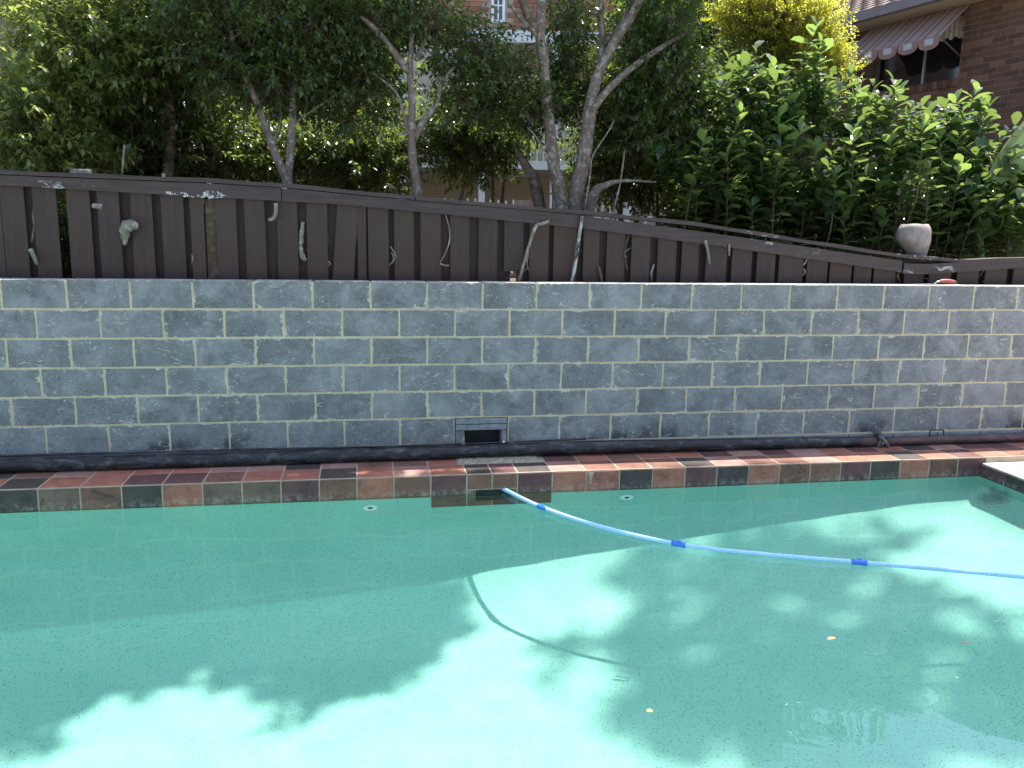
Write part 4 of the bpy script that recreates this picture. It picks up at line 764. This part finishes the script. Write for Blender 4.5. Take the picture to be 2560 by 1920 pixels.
# trees farther back close the view
far = [(-120, 250, 330, 330, 6.5, 'dense tree standing behind the palm trunk'), (330, 150, 300, 280, 6.0, 'dense tree standing deep behind the left bushy tree'), (760, 150, 230, 250, 6.2, 'dense tree standing deep behind the forked tree'), (1700, 100, 170, 200, 6.0, 'dense tree standing between the twin trunks and the golden bush')]
for px, py, rx, rz, Y, lab in far:
    c = W(px, py, Y); E_, o_ = tree('background_tree', (c[0], Y, 1.1), lab); limb(E_, o_, [o_, o_ + (.1, 0, 1.5), c], [.12, .10, .05], MBARKD, 'trunk')
    crown([px_blob(px, py, rx, rz, Y, 1.0)], 1500, .13, MLEAF, E_, orig=o_, tint=(0, .8), per=11, twig=.35, stems=False)

# ------------------------------------------------------------------ brick house on the right
MB1 = m_brick('dark_red_brick', ((0.095, 0.055, 0.040), (0.145, 0.082, 0.056), (0.20, 0.118, 0.078)))
MB1M = plain('brick_mortar', (0.17, 0.13, 0.11), .95, .2, 8, .3)
hd = np.array((-math.sin(R(15.1)), math.cos(R(15.1)), 0)); hn = np.array((-math.cos(R(15.1)), -math.sin(R(15.1)), 0))       # along the wall (receding), outward normal
HP = CAM + 12.5 * (CF + (2500 - 1280) / FPX * CR); HP = np.array((HP[0], HP[1], 0)) 
def onwall(px, py, off=0.0):
    d = ray(px, py); q0 = HP + hn * off; t = np.dot(q0 - CAM, hn) / np.dot(d, hn); w = CAM + d * t; return float(np.dot(w - HP, hd)), float(w[2])
rotz = math.atan2(hd[1], hd[0])
house = tag(empty('brick_house', (HP[0], HP[1], 0.0), (0, 0, rotz)), 'dark brick house with striped window awning beyond the broadleaf shrub', 'house')
# local frame: x along hd, y = outward (rotated), z up.   local y axis = left of hd = outward? 
ly = np.array((-hd[1], hd[0], 0)); SG = 1.0 if np.dot(ly, hn) > 0 else -1.0
W0, W1 = onwall(2394, 195)[0], onwall(2175, 240)[0]; zs = onwall(2394, 195)[1]; zt_ = onwall(2394, 30)[1]
gut = onwall(2334, 0, 0.55); soff = onwall(2300, 45, 0.0)
eave = gut[1]; XA, XB = -4.5, 9.0
wa = empty('wall'); wa.parent = house
b = MB(); dpt = SG
def hb(b, x0, x1, o0, o1, z0, z1): 
    y0, y1 = sorted((SG * o0, SG * o1)); return b.box(x0, x1, y0, y1, z0, z1)
b = MB(); hb(b, XA, W0, -.2, -.006, .9, eave); hb(b, W1, XB, -.2, -.006, .9, eave); hb(b, W0, W1, -.2, -.006, .9, zs - .0); hb(b, W0, W1, -.2, -.006, zt_, eave); b.build('mortar', MB1M, wa)
bl, bh = 0.24, 0.086; bm = {}
def brickmesh(w, h):
    k = (round(w, 3), round(h, 3))
    if k not in bm: bm[k] = MB().box(-w / 2, w / 2, -.05, .05, -h / 2, h / 2, .004).mesh('brick', MB1)
    return bm[k]
cand = []
r = 0; z = 0.9
while z < eave - .05:
    x = XA + (0.12 if r % 2 else 0)
    while x < XB:
        x0, x1 = x + .005, x + bl - .005
        if z + bh > zs + .02 and z < zt_:
            if x0 < W1 and x1 > W0:
                if x0 < W0 - .05: x1 = W0
                elif x1 > W1 + .05: x0 = W1
                else: x += bl; continue
        if x1 - x0 > .04: cand.append((x0, x1, z + .005, z + bh - .005))
        x += bl
    z += bh; r += 1
def house_px(x, z): 
    w = HP + hd * x; w = np.array((w[0], w[1], z)) - CAM; dz = np.dot(w, CF); return 1280 + FPX * np.dot(w, CR) / dz, 960 - FPX * np.dot(w, CU) / dz
def vis(c):
    px, py = house_px((c[0] + c[1]) / 2, (c[2] + c[3]) / 2); return 2100 < px < 2570 and -10 < py < 480
vb = sorted([c for c in cand if vis(c)], key=lambda c: c[0])[:300]; vs_ = set(vb)
for c in vb: link('brick', brickmesh(c[1] - c[0], c[3] - c[2]), None, wa, ((c[0] + c[1]) / 2, SG * (-.05 + random.uniform(-.002, .002)), (c[2] + c[3]) / 2))
b = MB()
for c in cand:
    if c not in vs_: hb(b, c[0], c[1], -.1, 0.0, c[2], c[3])
o = b.build('brickwork', MB1, wa); o['kind'] = 'stuff'
# sill bricks on edge
xx = W0 - .02
while xx < W1 + .02: part = link('sill_brick', brickmesh(.078, .11), None, wa, (xx + .04, SG * .0, zs - .055), (SG * -.25, 0, 0)); xx += .086
win = empty('window'); win.parent = house; MALU = plain('dark_window_frame', (0.10, 0.09, 0.085), .5, .2, 8, .1); MGL = NT('dark_window_glass'); MGL = MGL.set((0.012, 0.013, 0.015), 0.06, 0.8); MWHF = plain('white_painted_timber', (0.74, 0.75, 0.74), .6, .06, 8, .1)
Wm = onwall(2292, 200)[0]
for x0, x1 in ((W0 + .03, Wm - .015), (Wm + .015, W1 - .03)): hb(MB(), x0, x1, -.155, -.145, zs + .03, zt_ - .03).build('pane', MGL, win)
for a in ((W0, W0 + .03, zs, zt_), (W1 - .03, W1, zs, zt_), (W0 + .03, W1 - .03, zs, zs + .03), (W0 + .03, W1 - .03, zt_ - .03, zt_)): hb(MB(), a[0], a[1], -.17, -.12, a[2], a[3]).build('frame', MALU, win)
hb(MB(), Wm - .013, Wm + .013, -.16, -.115, zs + .03, zt_ - .03).build('mullion', plain('silver_frame', (.4, .4, .4), .4, .1, 8, 0, .6), win)
# pleated curtain behind glass top is seen through the open awning: cream valance
b = MB(); MCUR = plain('cream_curtain', (0.50, 0.46, 0.36), .9, .2, 14, .1); k = 60; zc = onwall(2390, 90)[1]
for i in range(k + 1):
    x = W0 + .03 + (W1 - W0 - .06) * i / k; y = SG * (-.135 + .012 * math.sin(i * 1.9)); b.v += [(x, y, zt_ - .02), (x, y, zc + .06 * (i / k) + .02 * math.sin(i * 1.1))]
b.f = [(2 * i, 2 * i + 2, 2 * i + 3, 2 * i + 1) for i in range(k)]; b.sm = [True] * k; b.build('curtain', MCUR, win)
# eaves and roof
MFAS = plain('mauve_grey_gutter', (0.17, 0.15, 0.155), .5, .12, 6, .05); MSOF = plain('cream_soffit', (0.42, 0.37, 0.27), .8, .12, 6, .1)
hb(MB(), XA - .5, XB + .4, -.3, .53, eave - .03, eave - .01).build('soffit', MSOF, house); gt = hb(MB(), XA - .5, XB + .4, .53, .64, eave - .035, eave + .10).build('gutter', MFAS, house)
rf = empty('roof'); rf.parent = house; MRT = plain('terracotta_roof_tile', (0.15, 0.11, 0.095), .85, .35, 9, .4)
MB().add([(XA - .5, SG * .6, eave + .08), (XB + .4, SG * .6, eave + .08), (XB - 2, SG * -3.6, eave + 1.9), (XA - .5, SG * -3.6, eave + 1.9), (XA - .5, SG * .6, eave + .05), (XB + .4, SG * .6, eave + .05), (XB - 2, SG * -3.6, eave + 1.85), (XA - .5, SG * -3.6, eave + 1.85)], [(0, 1, 2, 3), (4, 7, 6, 5), (0, 4, 5, 1), (1, 5, 6, 2), (2, 6, 7, 3), (3, 7, 4, 0)]).build('roof_deck', MRT, rf)
for j in range(13):
    t = j / 13; b = MB(); y = .6 - 4.2 * t; zz = eave + .10 + 1.82 * t; xe = XB + .35 - 2.3 * t
    for i in range(int((xe - XA + .4) / .3)): b.tube([(XA - .4 + i * .3 + .15, SG * y, zz), (XA - .4 + i * .3 + .15, SG * (y - .34), zz + .12)], [.13, .12], 8, 1, flat=.3)
    o = b.build('tile_course', MRT, rf)
# awning
aw = empty('awning'); aw.parent = house
def stripe():
    n = NT('striped_awning_canvas'); P = n.co(); s = n.n('SeparateXYZ', Vector=P); f = n.math('FRACT', n.math('MULTIPLY', s.outputs[0], 3.1)); st = n.math('GREATER_THAN', f, .45)
    f2 = n.math('MULTIPLY', n.math('GREATER_THAN', f, .62), n.math('LESS_THAN', f, .84)); c = n.mix(st, (0.34, 0.28, 0.25), (0.24, 0.105, 0.085)); c = n.mix(f2, c, (0.36, 0.31, 0.28)); c = n.mix(n.math('MULTIPLY', n.noise(P, 7, 4), .6), c, (.2, .14, .12)); n.set(c, .85, .2); return n.m
MAW = stripe(); za = onwall(2405, 15)[1]; A0, A1 = W0 - .12, W1 + .1; proj = 0.62; zd = za - 0.52
b = MB().add([(A0, SG * .02, za), (A1, SG * .02, za), (A1, SG * proj, zd), (A0, SG * proj, zd)], [(0, 1, 2, 3)]); b.add([(A0, SG * .02, za - .008), (A1, SG * .02, za - .008), (A1, SG * proj, zd - .008), (A0, SG * proj, zd - .008)], [(3, 2, 1, 0)]); b.build('canvas', MAW, aw)
npk = int((A1 - A0) * 3.1); MSC = plain('awning_scallop', (0.25, 0.15, 0.13), .85, .2, 10, .1); MSW = plain('awning_white', (.40, .40, .39), .85, .1, 10, .1)
for i in range(npk):
    x0 = A0 + (A1 - A0) * i / npk; x1 = A0 + (A1 - A0) * (i + 1) / npk; w = x1 - x0; vs = [(x0, SG * proj, zd), (x1, SG * proj, zd)] + [((x0 + x1) / 2 + w * .48 * math.cos(a), SG * (proj + .004), zd - .05 - .13 * math.sin(a) ** .6) for a in np.linspace(0.02, math.pi - .02, 11)]
    s_o = MB().add(vs, [(0, 1) + tuple(range(2, 13))]).add([(v[0], v[1] - SG * .006, v[2]) for v in vs], [tuple(range(12, 1, -1)) + (1, 0)]).build('scallop', MSC, aw); hb(MB(), x0 + w * .3, x1 - w * .3, proj + .006, proj + .009, zd - .11, zd - .02).build('white_patch', MSW, s_o)
for x in (A0 + .03, A1 - .03): MB().tube([(x, SG * proj, zd), (x, SG * .02, zs + .25)], .010, 6).build('arm', MALU, aw)
# hidden rest of the house body
MB().box(XA, XB, min(SG * -7, SG * -.21), max(SG * -7, SG * -.21), .9, eave).build('body', MB1M, house)

# ------------------------------------------------------------------ brick house behind the trees
HY = 10.5; zb = 1.1; MB2 = m_wash('orange_brown_brick', ((0.20, 0.10, 0.07), (0.30, 0.155, 0.10), (0.36, 0.21, 0.14)))
bh0 = tag(empty('two_storey_house', (W(1380, 200, HY)[0], HY, 1.1), (0, 0, R(-8))), 'orange brick two storey house with white verandah seen through the trees', 'house'); BO = np.array(bh0.location); ca, sa = math.cos(R(-8)), math.sin(R(-8))
def loc2(px, py, off=0.0):
    """pixel -> local x,z on the facade plane shifted by off towards the camera"""
    nrm = np.array((sa, -ca, 0)); q0 = BO + nrm * off; d = ray(px, py); t = np.dot(q0 - CAM, nrm) / np.dot(d, nrm); w = CAM + d * t - BO; return float(w[0] * ca + w[1] * sa), float(w[2])
x0, zv = loc2(1200, 85); x1 = loc2(1750, 120)[0]; wa = MB().box(-6.5, 5.5, .03, 6, 0, 9).build('wall', plain('pale_brick_mortar', (.40, .34, .28), .95, .15, 6, .2), bh0)
bx = []; tn = []; 
zr = zv - .2; r = 0; bb = MB(); wl, wt = loc2(1229, -30)[0], loc2(1229, -30)[1] + .6; wr, wbz = loc2(1262, 58)[0], loc2(1262, 58)[1]
while zr < 7.6:
    x = -6.4 + (.12 if r % 2 else 0)
    while x < 5.3:
        if not (x < wr and x + .24 > wl and zr + .086 > wbz and zr < wt): bb.box(x + .005, x + .235, 0.0, .04, zr + .005, zr + .081); tn.append(random.random())
        x += .24
    zr += .086; r += 1
me = bb.mesh('brickwork', MB2); a = me.attributes.new('tint', 'FLOAT', 'POINT'); a.data.foreach_set('value', np.repeat(np.array(tn), 8).astype(np.float32)); o = link('brickwork', me, None, bh0); o['kind'] = 'stuff'
wi = empty('window'); wi.parent = bh0; MGL2 = NT('grey_glass').set((0.10, 0.115, 0.13), .12, .6)
MB().box(wl + .05, wr - .05, .0, .02, wbz + .05, wt).build('pane', MGL2, wi)
for a in ((wl, wl + .05, wbz, wt), (wr - .05, wr, wbz, wt), (wl + .05, wr - .05, wbz, wbz + .05)): MB().box(a[0], a[1], -.03, .03, a[2], a[3]).build('frame', MWHF, wi)
xm = (wl + wr) / 2; MB().box(xm - .012, xm + .012, -.02, -.003, wbz + .05, wt).build('muntin', MWHF, wi)
zm = loc2(1245, 14)[1]; MB().box(wl + .05, xm - .013, -.02, -.003, zm - .012, zm + .012).build('muntin', MWHF, wi); MB().box(xm + .013, wr - .05, -.02, -.003, zm - .012, zm + .012).build('muntin', MWHF, wi)
for i in range(14): MB().box(wl + .06, wr - .06, .021, .028, wbz + .07 + i * .09, wbz + .12 + i * .09).build('blind_slat', MWHF, wi)
# verandah: beam, roof, posts, tan wall, balustrade
ve = empty('verandah'); ve.parent = bh0; off = 2.2
bx0, bz1 = loc2(1190, 66, off); bx1, bz0 = loc2(1590, 118, off)[0], loc2(1400, 110, off)[1]; btop = loc2(1400, 80, off)[1]
MB().box(bx0 - .3, bx1 + .1, -off - .06, -off + .06, bz0, btop).build('beam', MWHF, ve); MB().box(bx0 - .3, bx1 + .1, -off + .07, -.01, btop - .1, btop - .02).build('verandah_ceiling', MSOF, ve)
MTAN = plain('tan_rendered_wall', (0.50, 0.42, 0.30), .9, .1, 5, .1)
MB().box(-5, 5.2, -.02, -.003, 0, bz0 + .1).build('rendered_wall', MTAN, ve)
fz = loc2(1100, 395, off)[1]
MB().box(-5, bx1 + .1, -off - .05, -.025, fz - .16, fz - .02).build('floor_slab', MWHF, ve)
for px in (1207, 1390, 1585, 1005, 880): x = loc2(px, 200, off)[0]; MB().box(x - .055, x + .055, -off - .05, -off + .05, -.2, bz0 - .002).build('post', MWHF, ve)
rz0 = loc2(1100, 318, off)[1]
MB().box(-5, bx1, -off - .02, -off + .02, rz0 - .03, rz0 + .03).build('handrail', MWHF, ve)
bm_ = MB().box(-.011, .011, -.011, .011, fz - .018, rz0 - .032).mesh('baluster', MWHF)
x = -4.9
while x < bx1: link('baluster', bm_, None, ve, (x, -off, 0)); x += .11
MB().add([(-7, -.9, 7.7), (6, -.9, 7.7), (6, 3, 9.6), (-7, 3, 9.6), (-7, -.9, 7.6), (6, -.9, 7.6), (6, 3, 9.5), (-7, 3, 9.5)], [(0, 1, 2, 3), (4, 7, 6, 5), (0, 4, 5, 1), (1, 5, 6, 2), (2, 6, 7, 3), (3, 7, 4, 0)]).build('roof', MRT, bh0)
# white picket screen in front of that house
pf = tag(empty('picket_fence', (W(1150, 500, 6.0)[0], 6.0, 1.15)), 'slim white picket fence standing low between trees and house', 'fence')
pk = MB().box(-.012, .012, -.008, .008, 0, .95).mesh('picket', MWHF); xk = -2.2
while xk < 2.8: link('picket', pk, None, pf, (xk, 0, random.uniform(-.01, .01))); xk += .11
MB().box(-2.25, 2.85, .009, .03, .2, .25).build('rail', MWHF, pf); MB().box(-2.25, 2.85, .009, .03, .72, .77).build('rail', MWHF, pf)
gp = tag(empty('garden_post', (W(1325, 480, 4.6)[0], 4.6, 1.1)), 'pink brown timber screen boards behind the twin trunk tree', 'screen'); MPK = plain('pink_brown_boards', (0.33, 0.22, 0.18), .8, .2, 8, .2)
for k in range(4): MB().box(-.20 + k * .105, -.20 + k * .105 + .098, 0, .02, 0, .95).build('board', MPK, gp)
MB().box(-.32, -.225, -.01, .05, 0, .9).build('end_post', MWHF, gp)
